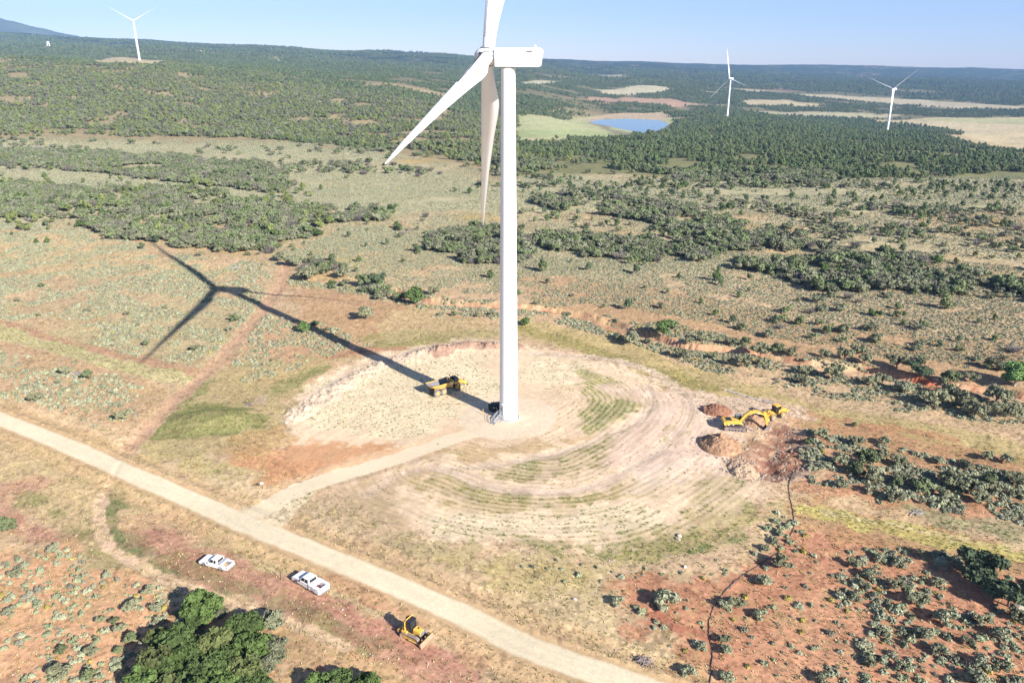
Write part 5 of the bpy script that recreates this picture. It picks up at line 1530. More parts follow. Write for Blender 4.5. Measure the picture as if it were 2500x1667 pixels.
        m = MB(); m.tube([(5.7, s * 1.2, 2.2), (5.9, s * 1.5, 2.9)], .03, 5); m.box((5.9, s * 1.52, 3.0), (.08, .24, .42)); m.build('mirror', DARK, t)
        MB().box((7.06, s * .65, 1.75), (.08, .34, .2)).build('headlight', LAMP, t)
    MB().box((7.1, 0, 1.05), (.25, 2.9, .35)).build('bumper', DARK, t, bevel=.04)
    # cab
    B = [Vector((3.55, -.95, 1.75)), Vector((5.0, -.95, 1.75)), Vector((5.0, .95, 1.75)), Vector((3.55, .95, 1.75))]
    MB().hexa(B + [Vector((p.x, p.y, 2.45)) for p in B]).build('cab_base', YEL, t, bevel=.04)
    G = [Vector((3.6, -.92, 2.45)), Vector((4.98, -.92, 2.45)), Vector((4.98, .92, 2.45)), Vector((3.6, .92, 2.45))]
    T = [Vector((3.6, -.8, 3.35)), Vector((4.6, -.8, 3.35)), Vector((4.6, .8, 3.35)), Vector((3.6, .8, 3.35))]
    cab = MB().hexa(G + T).build('cab', GLASSG, t)
    m = MB()
    for p, q in zip(G, T): m.tube([p, q], .05, 4)
    m.tube([(4.1, -.93, 2.45), (4.1, -.81, 3.35)], .04, 4)
    m.build('cab_pillar', DARK, cab)
    MB().hexa([v + Vector((-.05 if v.x < 4 else .08, 0, 0)) for v in T] + [v * 1.0 + Vector((0, 0, .13)) for v in T]).build('cab_roof', DARK, t)
    m = MB()
    for s in (-1, 1): m.box((4.6, s * .96, 2.15), (.7, .04, .42))
    d_ = m.build('side_plate', DARK, t)
    m = MB()
    for s in (-1, 1): m.box((4.48, s * .985, 2.17), (.34, .02, .3))
    m.build('decal', WHITE, d_)
    m = MB(); m.tube([(3.35, .95, 1.6), (3.35, .95, 3.5)], .09, 10); m.build('exhaust', DARK, t)
    MB().lathe([(.2, 0), (.22, .5), (.08, .62)], 14, c=(3.35, .55, 2.9)).build('air_filter', DARK, t)
    m = MB(); m.tube([(3.3, 1.0, 3.5), (3.2, 1.1, 3.95)], .03, 5); m.box((3.2, 1.1, 3.75), (.1, .3, .4)); m.build('work_lamp', DARK, t)
    return t
dump_truck()

# ---------------------------------------------------------------- bulldozer
def dozer():
    a, b = hit(977, 1551)[0], hit(1021, 1571)[0]
    h = heading(a, b); d = np.array([math.cos(h), math.sin(h)]); n = np.array([-d[1], d[0]])
    c = (a + b) / 2 + n * .95 + d * .15
    t = empty('bulldozer', on(*c), h, 'yellow crawler bulldozer with black cab on red dirt by the gravel road', 'bulldozer')
    for s in (-1, 1):
        track(t, s * .95, 3.2, .95, .56, TRACKM, YELD)
        m = MB(); m.box((-.4, s * .66, 1.02), (2.0, .1, .1)); m.box((-.95, s * .88, 1.15), (.9, .42, .3)); m.build('fender', YEL, t, bevel=.04)
        m = MB(); m.tube([(.1, s * 1.32, .45), (2.05, s * 1.3, .42)], .11, 8); m.build('push_arm', YELD, t)
        m = MB(); m.tube([(1.15, s * .55, 1.25), (2.1, s * .6, .75)], .06, 8); m.build('lift_cylinder', DARK, t)
    MB().box((-.1, 0, .75), (2.9, 1.25, .55)).build('chassis', DARK, t)
    m = MB(); m.prism([(.25, .9), (1.55, .9), (1.58, 1.62), (.25, 1.78)], -.52, .52); hd = m.build('hood', YEL, t, bevel=.06)
    MB().box((1.6, 0, 1.25), (.05, .85, .62)).build('grille', STEEL, hd)
    MB().tube([(.8, .18, 1.65), (.8, .18, 1.8)], .13, 14).build('exhaust_hole', DARK, hd)
    m = MB(); m.tube([(.35, .62, 1.5), (.35, .62, 2.25)], .07, 8); m.build('exhaust', DARK, t)
    MB().box((-1.2, 0, 1.3), (.7, 1.5, .7)).build('fuel_tank', YEL, t, bevel=.06)
    B = [Vector((-1.0, -.72, 1.1)), Vector((.2, -.62, 1.1)), Vector((.2, .62, 1.1)), Vector((-1.0, .72, 1.1))]
    T = [Vector((-.95, -.66, 2.75)), Vector((-.05, -.6, 2.75)), Vector((-.05, .6, 2.75)), Vector((-.95, .66, 2.75))]
    cb = MB().hexa(B + T).build('cab', GLASS, t, bevel=.05)
    m = MB()
    for p, q in zip(B, T): m.tube([p, q], .055, 5)
    m.build('cab_pillar', DARK, cb)
    m = MB(); m.box((-.5, 0, 2.83), (1.25, 1.4, .15)); m.box((-1.2, .25, 2.7), (.35, .6, .35)); m.build('cab_roof', DARK, t, bevel=.05)
    m = MB(); m.tube([(-.9, -.86, 1.2), (-.9, -.86, 2.6), (-.85, -.55, 3.0), (-.75, .75, 3.02), (-.72, .95, 2.9)], .085, 6); m.build('rollover_bar', YEL, t)
    # blade: curved mouldboard
    pr = [(2.05 + .35 * (z - .55) ** 2 / .3, z) for z in np.linspace(.02, 1.1, 8)]
    pr = pr + [(x + .07, z) for x, z in pr[::-1]]
    m = MB(); m.prism([(x + .12, z) for x, z in pr], -1.62, 1.62); bl = m.build('blade', mat('soiled_blade', (.36, .24, .15), .8, var=.25), t)
    m = MB(); m.box((2.42, 0, .03), (.06, 3.3, .14)); m.build('cutting_edge', STEEL, bl)
    m = MB()
    for y in (-.8, 0, .8): m.box((2.1, y, .55), (.18, .2, .7))
    m.build('blade_rib', YEL, bl)
    m = MB(); m.box((-1.95, 0, .75), (.7, 1.3, .25)); m.box((-2.2, 0, .8), (.2, 1.9, .25))
    rp = m.build('ripper', YELD, t)
    m = MB()
    for y in (-.8, 0, .8): m.prism([(-2.3, .9), (-2.12, .9), (-2.05, .2), (-2.2, .08)], y - .05, y + .05)
    m.build('shank', STEEL, rp)
    return t
dozer()

# ---------------------------------------------------------------- excavator
def boom_part(name, prof, w, m_, parent, bevel=.02):
    m = MB(); m.prism(prof, -w / 2, w / 2); return m.build(name, m_, parent, bevel=bevel)

def excavator():
    a, b = hit(1769, 1050.8)[0], hit(1821.4, 1054)[0]
    h = heading(a, b); d = np.array([math.cos(h), math.sin(h)]); n = np.array([-d[1], d[0]])
    c = (a + b) / 2 + n * 1.3
    t = empty('excavator', on(*c), h, 'yellow tracked excavator reaching its arm over the dug pit', 'excavator')
    for s in (-1, 1): track(t, s * 1.3, 5.0, 1.0, .7, TRACKM, TRACKM)
    MB().box((0, 0, .75), (2.2, 2.0, .5)).build('undercarriage', DARK, t)
    MB().lathe([(.8, .95), (.8, 1.2)], 28).build('slew_ring', DARK, t)
    RZ = Matrix.Rotation(math.radians(6), 3, 'Z')
    up = bpy.data.objects.new('upper_structure', None)
    def add(o): 
        o.rotation_euler = (0, 0, math.radians(6)); return o
    m = MB(); m.prism([(-2.3, 1.2), (1.35, 1.2), (1.35, 1.75), (.9, 2.1), (-.3, 2.35), (-2.3, 2.35)], -1.42, .35); m.box((-1.1, .88, 1.75), (2.4, 1.08, 1.1)); add(m.build('house', YEL, t, bevel=.07))
    m = MB(); m.prism([(-2.3, 1.2), (-2.75, 1.35), (-2.95, 1.7), (-2.9, 2.2), (-2.3, 2.3)], -1.45, 1.45); add(m.build('counterweight', YEL, t, bevel=.08))
    m = MB(); m.box((-1.55, 0, 2.40), (1.1, 1.7, .10)); add(m.build('engine_cover', DARK, t, bevel=.03))
    m = MB(); m.prism([(-2.3, 1.22), (1.3, 1.22), (1.3, 1.5), (.4, 1.75), (-1.2, 1.68), (-2.3, 1.45)], -1.45, -1.425); st = add(m.build('side_stripe', DARK, t))
    m = MB(); m.box((-1.75, -1.46, 1.5), (.42, .02, .13)); m.box((-.75, -1.46, 1.55), (.3, .02, .16)); m.build('decal', WHITE, st)
    B = [Vector((.1, .5, 1.25)), Vector((1.75, .5, 1.25)), Vector((1.75, 1.42, 1.25)), Vector((.1, 1.42, 1.25))]
    T = [Vector((.15, .55, 2.95)), Vector((1.35, .55, 2.95)), Vector((1.35, 1.38, 2.95)), Vector((.15, 1.38, 2.95))]
    cb = add(MB().hexa(B + T).build('cab', GLASSG, t, bevel=.04))
    m = MB()
    for p, q in zip(B, T): m.tube([p, q], .05, 5)
    m.tube([T[0], T[1]], .05, 5); m.tube([T[3], T[2]], .05, 5)
    m.build('cab_frame', DARK, cb)
    MB().box((.7, .96, 3.0), (1.25, .9, .08)).build('cab_roof', mat('cab_roof', (.22, .24, .24), .5), cb)
    # boom, stick, bucket in the plane y = 0 of the house
    bm_ = add(boom_part('boom', [(.7, 1.7), (1.05, 1.5), (2.2, 2.9), (3.2, 3.75), (4.3, 3.95), (6.4, 3.45), (6.5, 3.75), (4.4, 4.5), (3.0, 4.45), (1.9, 3.55)], .5, YEL, t))
    sk = add(boom_part('stick', [(6.05, 4.25), (6.75, 4.1), (7.1, 3.4), (7.35, .85), (7.1, .8), (6.55, 2.6), (6.2, 3.4)], .42, YEL, t))
    m = MB()
    pr = [(7.3, .95), (7.6, .55), (7.75, .0), (7.5, -.45), (7.0, -.55), (6.55, -.35), (6.4, -.1), (6.5, -.15), (6.95, -.4), (7.4, -.3), (7.55, .1), (7.3, .4), (7.0, .75)]
    m.prism(pr, -.6, .6)
    for y in (-.62, .6): m.prism([(7.3, .95), (7.6, .55), (7.75, .0), (7.5, -.45), (7.0, -.55), (6.55, -.35), (6.6, .1), (7.0, .75)], y, y + .03)
    bk = add(m.build('bucket', TRACKM, t))
    m = MB()
    for y in (-.5, -.17, .17, .5): m.box((6.42, y, -.12), (.3, .12, .1), Matrix.Rotation(.5, 3, 'Y'))
    m.build('tooth', STEEL, bk)
    for nm, p, q, y, r in (('boom_cylinder', (1.3, 1.65), (3.0, 3.9), .36, .09), ('boom_cylinder', (1.3, 1.65), (3.0, 3.9), -.36, .09), ('stick_cylinder', (3.6, 4.75), (6.25, 4.25), 0, .1), ('bucket_cylinder', (6.75, 3.9), (7.5, 1.6), 0, .09)):
        m = MB(); P, Q = Vector((p[0], y, p[1])), Vector((q[0], y, q[1]))
        m.tube([P, P.lerp(Q, .6)], r, 8); m.tube([P.lerp(Q, .55), Q], r * .55, 8)
        add(m.build(nm, YELD, t))
    m = MB(); m.tube([(7.5, 0, 1.6), (7.35, 0, .9), (7.6, 0, .5)], .06, 6); add(m.build('bucket_link', DARK, t))
    m = MB(); m.box((5.0, -.26, 3.95), (.45, .02, .2), Matrix.Rotation(.22, 3, 'Y')); m.build('decal', WHITE, bm_)
    bpy.data.objects.remove(up)
    return t
excavator()

# ---------------------------------------------------------------- wheel loader
def loader():
    a, b = hit(1909, 1018)[0], hit(1886, 1029)[0]
    h = heading(hit(1909.5, 1019)[0], hit(1885, 1030)[0])
    h = heading(np.array([64.2, 162.4]), np.array([60.4, 160.2]))
    d = np.array([math.cos(h), math.sin(h)]); n = np.array([-d[1], d[0]])
    c = (a + b) / 2 + n * (-.95)
    t = empty('wheel_loader', on(*c), h, 'yellow wheel loader with square cab roof parked behind the excavator arm', 'wheel loader')
    for x in (-1.6, 1.6):
        for s in (-1, 1): wheel(t, x, s * 1.02, .78, .58, s, DUSTY, YELD, .52, lugs=16)
    m = MB(); m.prism([(-3.3, .9), (-.5, .85), (-.5, 1.9), (-1.2, 2.0), (-3.2, 1.85)], -.72, .72); m.build('engine_hood', YEL, t, bevel=.08)
    MB().box((-3.35, 0, 1.15), (.5, 1.9, .75)).build('counterweight', YEL, t, bevel=.06)
    MB().box((-3.0, 0, 1.55), (.1, 1.2, .5)).build('grille', DARK, t)
    MB().box((1.2, 0, 1.05), (1.6, 1.0, .8)).build('front_frame', YEL, t, bevel=.05)
    MB().lathe([(.3, .6), (.3, 1.6)], 14, c=(.1, 0, 0)).build('hitch', DARK, t)
    for s in (-1, 1):
        for x in (-1.6, 1.6):
            m = MB()
            m.prism([(x + .98 * math.cos(a_), .78 + .95 * math.sin(a_)) for a_ in np.linspace(2.6, .5, 8)] + [(x + .88 * math.cos(a_), .78 + .87 * math.sin(a_)) for a_ in np.linspace(.5, 2.6, 8)], s * .72, s * 1.32)
            m.build('fender', YEL, t)
        m = MB(); m.prism([(1.0, 1.75), (1.4, 2.05), (2.7, 1.45), (3.3, .55), (3.1, .45), (2.5, 1.15), (1.2, 1.5)], s * .48 - .08, s * .48 + .08); m.build('lift_arm', YEL, t)
        m = MB(); m.tube([(.8, s * .5, 1.0), (2.3, s * .5, 1.3)], .08, 8); m.build('lift_cylinder', DARK, t)
        m = MB(); m.tube([(-.2, s * .95, .8), (-.2, s * .95, 2.0)], .03, 5); m.box((-.3, s * 1.0, .7), (.5, .3, .05)); m.box((-.3, s * 1.0, 1.05), (.5, .3, .05)); m.build('ladder', DARK, t)
    B = [Vector((-1.05, -.68, 1.55)), Vector((.45, -.68, 1.55)), Vector((.45, .68, 1.55)), Vector((-1.05, .68, 1.55))]
    T = [Vector((-1.0, -.66, 3.0)), Vector((.35, -.66, 3.0)), Vector((.35, .66, 3.0)), Vector((-1.0, .66, 3.0))]
    cb = MB().hexa(B + T).build('cab', GLASS, t)
    m = MB()
    for p, q in zip(B, T): m.tube([p, q], .06, 5)
    m.tube([(-.4, -.7, 1.55), (-.4, -.68, 3.0)], .05, 5); m.tube([(-.4, .7, 1.55), (-.4, .68, 3.0)], .05, 5)
    m.build('cab_pillar', DARK, cb)
    MB().box((-.3, 0, 3.1), (1.75, 1.6, .2), taper=(.9, .9)).build('cab_roof', YEL, t, bevel=.05)
    MB().tube([(-1.5, .4, 1.9), (-1.5, .4, 2.6)], .07, 8).build('exhaust', DARK, t)
    pr = [(3.2, .9), (3.05, .45), (3.2, .1), (4.3, .02), (4.3, .07), (3.3, .18), (3.2, .5), (3.35, 1.0), (3.7, 1.25), (3.65, 1.32), (3.3, 1.1)]
    m = MB(); m.prism(pr, -1.35, 1.35)
    for y in (-1.38, 1.35): m.prism([(3.05, .45), (3.2, .1), (4.3, .02), (3.9, .7), (3.65, 1.3), (3.3, 1.1)], y, y + .03)
    bk = m.build('bucket', YELD, t)
    m = MB(); m.tube([(1.2, 0, 1.9), (2.4, 0, 1.8)], .08, 8); m.prism([(2.1, 2.0), (2.35, 2.0), (2.6, .9), (2.4, .9)], -.08, .08); m.tube([(2.45, 0, .95), (3.2, 0, .9)], .05, 6); m.build('bucket_linkage', YELD, t)
    return t
loader()

# ---------------------------------------------------------------- spoil heaps, rocks, pipe, brush
M_SPOIL = mat('spoil_tan', tuple(A(188, 148, 116)), .95, var=.35, vscale=1.2, bump=.9, bscale=5)
M_SPOILR = mat('spoil_red', tuple(A(160, 114, 90)), .95, var=.4, vscale=1.2, bump=.9, bscale=5)
def heap(u, v, rx, ry, hgt, m_, label, seed, rot=0.0, off=(0, 0)):
    p = hit(u, v)[0]; n = 70
    th = np.linspace(0, 2 * math.pi, n, endpoint=False); rr = np.linspace(0, 1, 26)
    P = [(0, 0, hgt)]
    for r in rr[1:]:
        for t in th:
            P.append((r * rx * math.cos(t), r * ry * math.sin(t), r))
    P = np.array(P)
    X = P[:, 0] + p[0]; Y = P[:, 1] + p[1]
    r = np.hypot(P[:, 0] / rx, P[:, 1] / ry)
    q = np.hypot((P[:, 0] - off[0]) / rx, (P[:, 1] - off[1]) / ry)
    hh = hgt * np.clip(1 - r - .10 * fbm(X, Y, 3, 3, seed), 0, 1) ** .9
    hh *= sstep(1.0, .86, r)
    Z = land_z(X, Y) + hh + (.28 * fbm(X, Y, 1.1, 3, seed + 1) + .1 * fbm(X, Y, .35, 2, seed)) * sstep(1.0, .8, r) - .06 * sstep(.9, 1.0, r) * 3
    z0 = float(land_z(p[0], p[1])[0])
    V = np.stack([P[:, 0], P[:, 1], Z - z0], 1)
    F = [(0, 1 + k, 1 + (k + 1) % n) for k in range(n)]
    for j in range(len(rr) - 2):
        for k in range(n):
            a, b = 1 + j * n + k, 1 + j * n + (k + 1) % n
            F += [(a, a + n, b + n), (a, b + n, b)]
    o = link('spoil_heap', mesh_np('spoil_heap', V, np.array(F), m_, False))
    o.location = (p[0], p[1], z0)
    return tag(o, label, 'dirt heap', 'spoil heaps beside the dug pit')
heap(1757, 1089, 4.9, 5.3, 3.0, M_SPOIL, 'biggest cone of tan dug-out rock and dirt, in front of the excavator', 3)
heap(1750, 1006, 3.9, 3.2, 2.1, M_SPOILR, 'reddish brown rock heap behind the excavator, by the pad edge', 4)
heap(1841, 1030, 3.6, 2.6, 1.7, M_SPOIL, 'low tan rubble heap under the excavator stick', 5)
heap(1815, 1148, 3.4, 4.2, 1.2, mat('spoil_pale', tuple(A(206, 176, 146)), .95, var=.25, vscale=1.2, bump=.9, bscale=5), 'low pale dirt heap at the near end of the dug pit', 6)

ROCKM = [mat('pale_rock', (.48, .42, .34), .9, rnd=.2, var=.15), mat('pink_rock', (.36, .25, .19), .9, rnd=.2, var=.15)]
def rock_verts(r, s):
    v = ICO1[0] * (1 + r.normal(0, .16, (len(ICO1[0]), 1))) * np.array([1, r.uniform(.6, .95), r.uniform(.45, .8)]) * s
    a = r.uniform(0, 6.28); c, q = math.cos(a), math.sin(a)
    v = v @ np.array([[c, q, 0], [-q, c, 0], [0, 0, 1]])
    return v
def boulder(u, v, s, label, k=0):
    r = np.random.default_rng(int(u + v)); p = at(u, v)
    o = link('boulder', mesh_np('boulder', rock_verts(r, s), ICO1[1], ROCKM[k])); o.location = p + Vector((0, 0, s * .25))
    return tag(o, label, 'boulder', 'pale boulders on the slope below the pad')
boulder(1659, 1307, .55, 'larger of two touching white boulders on the slope below the pad')
boulder(1656, 1315, .5, 'smaller white boulder touching the large one below the pad')
boulder(1673, 1384, .42, 'white boulder at the upper edge of the red slope')
boulder(1403, 1465, .40, 'white stone at the edge of the red slope above the road')
boulder(2489, 1484, 1.0, 'grey boulder under the dark bush at the right edge')
boulder(459, 1576 - 268, .34, 'reddish stone on the verge at left above the trucks', 1)
boulder(186, 1306, .45, 'red-brown stone beside the old two-track on the left', 1)
boulder(699, 1034, .4, 'pale stone on the left rim of the cleared pad')

def rubble():
    """loose stones along the berms, in the pit and down the slope: beyond counting"""
    r = np.random.default_rng(21); V, F, n0, MI = [], [], 0, []
    def put(x, y, s, k):
        nonlocal n0
        z = land_z(x, y)
        for i in range(len(x)):
            v = ICO1[0][:12] if False else rock_verts(r, s[i])
            V.append(v + [x[i], y[i], z[i] + s[i] * .15]); F.append(ICO1[1] + n0); n0 += len(v); MI.append(np.full(len(ICO1[1]), k[i], np.int32))
    def along(pl, n, w, s0, s1, pk):
        t = r.random(n) * (len(pl) - 1); i = t.astype(int); f = (t - i)[:, None]
        p = pl[i] * (1 - f) + pl[np.minimum(i + 1, len(pl) - 1)] * f + r.normal(0, w, (n, 2))
        put(p[:, 0], p[:, 1], s0 + (s1 - s0) * r.random(n) ** 3, (r.random(n) < pk).astype(int))
    along(BERM_PALE, 1100, 1.6, .05, .32, .3)
    along(BERM_RED, 800, 1.6, .05, .3, .8)
    n = 1700; lo, hi = PIT.min(0), PIT.max(0)
    p = r.uniform(lo, hi, (n, 2)); k = poly_sd(p[:, 0], p[:, 1], PIT) > -1.5; p = p[k]
    put(p[:, 0], p[:, 1], .05 + .26 * r.random(len(p)) ** 4, (r.random(len(p)) < .6).astype(int))
    pg = C8((-400, 480), (0, 470), (400, 470), (640, 480), (760, 560), (500, 600), (200, 600), (-300, 600))
    lo, hi = pg.min(0), pg.max(0); p = r.uniform(lo, hi, (1500, 2)); k = (poly_sd(p[:, 0], p[:, 1], pg) > 0) & (fbm(p[:, 0], p[:, 1], 4, 3, 3) > .0); p = p[k]
    put(p[:, 0], p[:, 1], .03 + .17 * r.random(len(p)) ** 4, np.zeros(len(p), int))
    for (u, v, rx) in ((1757, 1091, 5.4), (1752, 1007, 4.2), (1841, 1030, 3.8), (1815, 1148, 3.8)):
        c = hit(u, v)[0]; n = 160; a = r.random(n) * 6.28; q = rx * r.uniform(.85, 1.25, n)
        put(c[0] + q * np.cos(a), c[1] + q * np.sin(a), .06 + .3 * r.random(n) ** 3, (r.random(n) < .4).astype(int))
    n = 900; p = np.stack([r.uniform(-75, 75, n), r.uniform(80, 150, n)], 1); k = (F_ROAD(p[:, 0], p[:, 1]) > 4); p = p[k]
    put(p[:, 0], p[:, 1], .04 + .2 * r.random(len(p)) ** 4, (r.random(len(p)) < .4).astype(int))
    me = mesh_np('rubble', np.concatenate(V), np.concatenate(F), ROCKM[0]); me.materials.append(ROCKM[1])
    me.polygons.foreach_set('material_index', np.concatenate(MI))
    tag(link('rubble', me), 'loose pale and red rubble along the berms, slope and dug pit', 'rubble', kind='stuff')
rubble()

def ground_tube(name, pl, rad, m_, label, cat, lift=0.0, wob=.0):
    r = np.random.default_rng(5); pl = np.asarray(pl)
    z = land_z(pl[:, 0], pl[:, 1]) + rad * .6 + lift
    pts = [(x + r.normal(0, wob), y + r.normal(0, wob), q) for (x, y), q in zip(pl, z)]
    v, f = tube_np(pts, [rad * (1 + .15 * r.normal()) for _ in pts], 7)
    return tag(link(name, mesh_np(name, v, f, m_, True)), label, cat)
def resample(pl, step):
    pl = np.asarray(pl); s = np.concatenate([[0], np.cumsum(np.hypot(*np.diff(pl, axis=0).T))])
    t = np.arange(0, s[-1], step); return np.stack([np.interp(t, s, pl[:, 0]), np.interp(t, s, pl[:, 1])], 1)
ground_tube('silt_fence_roll', resample(HOSE, .6), .07, mat('black_plastic', (.07, .06, .06), .6), 'long black erosion sock snaking down the red slope at right', 'erosion sock', wob=.06)
ground_tube('straw_wattle', resample(smooth_line(C6((600, 1018), (680, 1040), (760, 1062), (850, 1082), (930, 1110))), .5), .2, mat('grey_straw', (.45, .42, .38), .95, var=.4, vscale=3), 'grey straw wattle lying along the pad edge behind the loader', 'straw wattle', wob=.12)

M_TWIG = mat('dead_twig', (.30, .24, .22), .9, var=.3)
def sticks(name, u, v, R, n, m_, label, cat, flat=.5, rad=.06, seed=1):
    r = np.random.default_rng(seed); p = at(u, v); VV, FF, n0 = [], [], 0
    for k in range(n):
        a = r.uniform(0, 6.28); L = R * r.uniform(.5, 1.5); c = r.normal(0, R * .3, 2)
        z0 = r.uniform(0, flat) * R * .6 + .06; d = np.array([math.cos(a), math.sin(a)])
        q = [(*(c - d * L / 2), z0 + r.uniform(-.05, .1)), (*(c + r.normal(0, .12, 2)), z0 + .15), (*(c + d * L / 2), max(.05, z0 + r.uniform(-.2, .25)))]
        rr = rad * r.uniform(.4, 1.2)
        vv, ff = tube_np(q, [rr, rr * .8, rr * .4], 5); VV.append(vv); FF.append(ff + n0); n0 += len(vv)
    o = link(name, mesh_np(name, np.concatenate(VV), np.concatenate(FF), m_)); o.location = p
    return tag(o, label, cat)
sticks('brush_pile', 1572, 1616, 1.25, 70, M_TWIG, 'heap of cut dead branches on the verge of the gravel road', 'brush pile', .6, .06, 3)
sticks('dead_branches', 187, 914, 1.7, 24, M_DEAD, 'bleached dead branches lying in the sagebrush at left', 'dead branches', .35, .07, 4)
sticks('dead_branches', 2240, 1252, 1.6, 26, M_DEAD, 'grey fallen branches on the grass strip at right', 'dead branches', .25, .06, 5)
sticks('dead_branches', 612, 993, 1.5, 24, M_TWIG, 'brown dead brush beside the grassy mound', 'dead branches', .3, .05, 6)
sticks('dead_branches', 578, 655, 2.6, 30, M_DEAD, 'pale grey deadfall near the tip of the rotor shadow', 'dead branches', .2, .08, 7)

def stake(u, v, h, m_, label, r=.05):
    o = MB().tube([(0, 0, -.2), (0, 0, h)], r, 6).build('stake', m_); o.location = at(u, v)
    return tag(o, label, 'stake', 'thin stakes by the road')
stake(686, 1414, 1.6, DARK, 'thin dark stake beside the service truck', .05)
stake(641, 1194, 1.3, DARK, 'thin stake with a small white tag left of the access road', .05)
o = MB().box((0, 0, 1.2), (.55, .06, .42)).build('sign_board', WHITE); o.location = at(641, 1194) + Vector((0, -.04, 0)); o.rotation_euler = (0, 0, .3)
tag(o, 'small white sign on the stake left of the access road', 'sign')

# far structures
def lookout():
    p = at(121, 125)
    t = empty('lookout_tower', p, .3, 'small white tower standing on the wooded hill at far left', 'tower')
    for x in (-3, 3):
        for y in (-3, 3): MB().tube([(x, y, -1), (x * .55, y * .55, 7)], .5, 5).build('leg', WHITE, t)
    MB().box((0, 0, 3.2), (4.6, 4.6, .5)).build('brace', WHITE, t)
    MB().box((0, 0, 8.2), (4.6, 4.6, 2.6)).build('cabin', WHITE, t)
    MB().lathe([(3.4, 9.5), (.2, 11)], 8).build('roof', WHITE, t)
    k = 13.5 / F_PX * p.y / 11; t.scale = (k * .85, k * .85, k)
lookout()
def mast():
    p = at(2021, 305)
    t = empty('met_mast', p, 0, 'thin grey lattice mast rising from the ridge between two far turbines', 'mast')
    m = MB()
    for k in range(3):
        a = k * 2.094; m.tube([(.5 * math.cos(a), .5 * math.sin(a), -1), (.3 * math.cos(a), .3 * math.sin(a), 62)], .07, 4)
    for i in range(30):
        z = i * 2.05
        m.tube([(.5, 0, z), (-.25, .43, z + 2)], .05, 3); m.tube([(-.25, .43, z), (-.25, -.43, z + 2)], .05, 3)
    m.build('lattice', GALV, t)
mast()

# ---------------------------------------------------------------- single trees and bushes one can point to
def at_height(u, v, h):
    """ground point of something whose middle, h above the ground, is seen at (u, v)"""
    a, dy, dz = ray(u, v); z0 = 0.0
    for _ in range(4):
        t = (z0 + h - CAM_H) / dz
        x, y = a * t, dy * t
        z0 = float(land_z(x, y)[0])
    return float(x), float(y), z0

BIG = {}
for nm, R, H, lobes, leaves, leaf, mt, shape in (
        ('oak_tree', 3.0, 4.4, 30, 2300, .36, M_OAK[3], 'clumpy'), ('oak_tree', 3.0, 4.0, 28, 2200, .36, mat('oak_leaf', (.068, .105, .03), .8, rnd=.2), 'clumpy'),
        ('oak_tree', 2.8, 4.6, 26, 2000, .36, mat('oak_olive', (.10, .12, .04), .8, rnd=.2), 'clumpy'), ('grey_oak', 2.6, 3.2, 18, 2200, .22, M_OAK[0], 'clumpy'),
        ('bush', 1.5, 1.9, 14, 1100, .17, mat('bush_grey', (.215, .22, .13), .85, rnd=.22), 'clumpy'), ('bush', 1.5, 2.0, 13, 1100, .18, mat('bush_green', (.14, .17, .08), .85, rnd=.22), 'clumpy'),
        ('bush', 1.5, 1.7, 9, 700, .20, mat('bush_sage', (.25, .26, .165), .9, rnd=.22), 'spread'), ('juniper', 1.5, 2.6, 8, 1300, .18, mat('juniper_bright', (.095, .15, .045), .8, rnd=.15), 'round'),
        ('juniper', 1.6, 2.4, 8, 1300, .20, mat('juniper_deep', (.075, .105, .055), .85, rnd=.2), 'spread'), ('cottonwood', 3.4, 5.6, 24, 3000, .32, mat('cottonwood_leaf', (.16, .27, .08), .75, rnd=.1), 'clumpy')):
    i = len(BIG.setdefault(nm, []))
    cm, C = crown_mesh('crown', 300 + 17 * len(BIG) + i, mt, R, H, H * .06, lobes, leaves, leaf, shape, core=.6)
    m = MB(); rr = random.Random(i + len(nm))
    m.tube([(0, 0, -.4), (.1, 0, H * .3), (.15, .1, H * .62)], [.05 * R + .05, .045 * R, .02 * R], 7)
    for q in range(min(6, len(C))):
        e = C[q]; m.tube([(.08, 0, H * .2), (e[0] * .55, e[1] * .55, e[2] * .75), (e[0], e[1], e[2] + .1)], [.03 * R, .02 * R, .008 * R], 5)
    bmesh.ops.recalc_face_normals(m.bm, faces=m.bm.faces)
    tm = bpy.data.meshes.new('trunk'); m.bm.to_mesh(tm); m.bm.free(); tm.materials.append(M_BARK if nm != 'cottonwood' else M_DEAD)
    BIG[nm].append((cm, tm, R, H))

def tree(name, kind, var, u, v, r, words, cat, group, stretch=1.0):
    cm, tm, R, H = BIG[kind][var]
    s = r / R
    x, y, z = at_height(u, v, H * s * stretch * .5)
    t = empty(name, (x, y, z), random.uniform(0, 6.28)); t.scale = (s, s, s * stretch)
    for nm, me in (('crown', cm), ('trunk', tm)): link(nm, me, t)
    t['category'] = cat; t['group'] = group
    PLANTS.append((t, name, words, x, y, s))
    return t

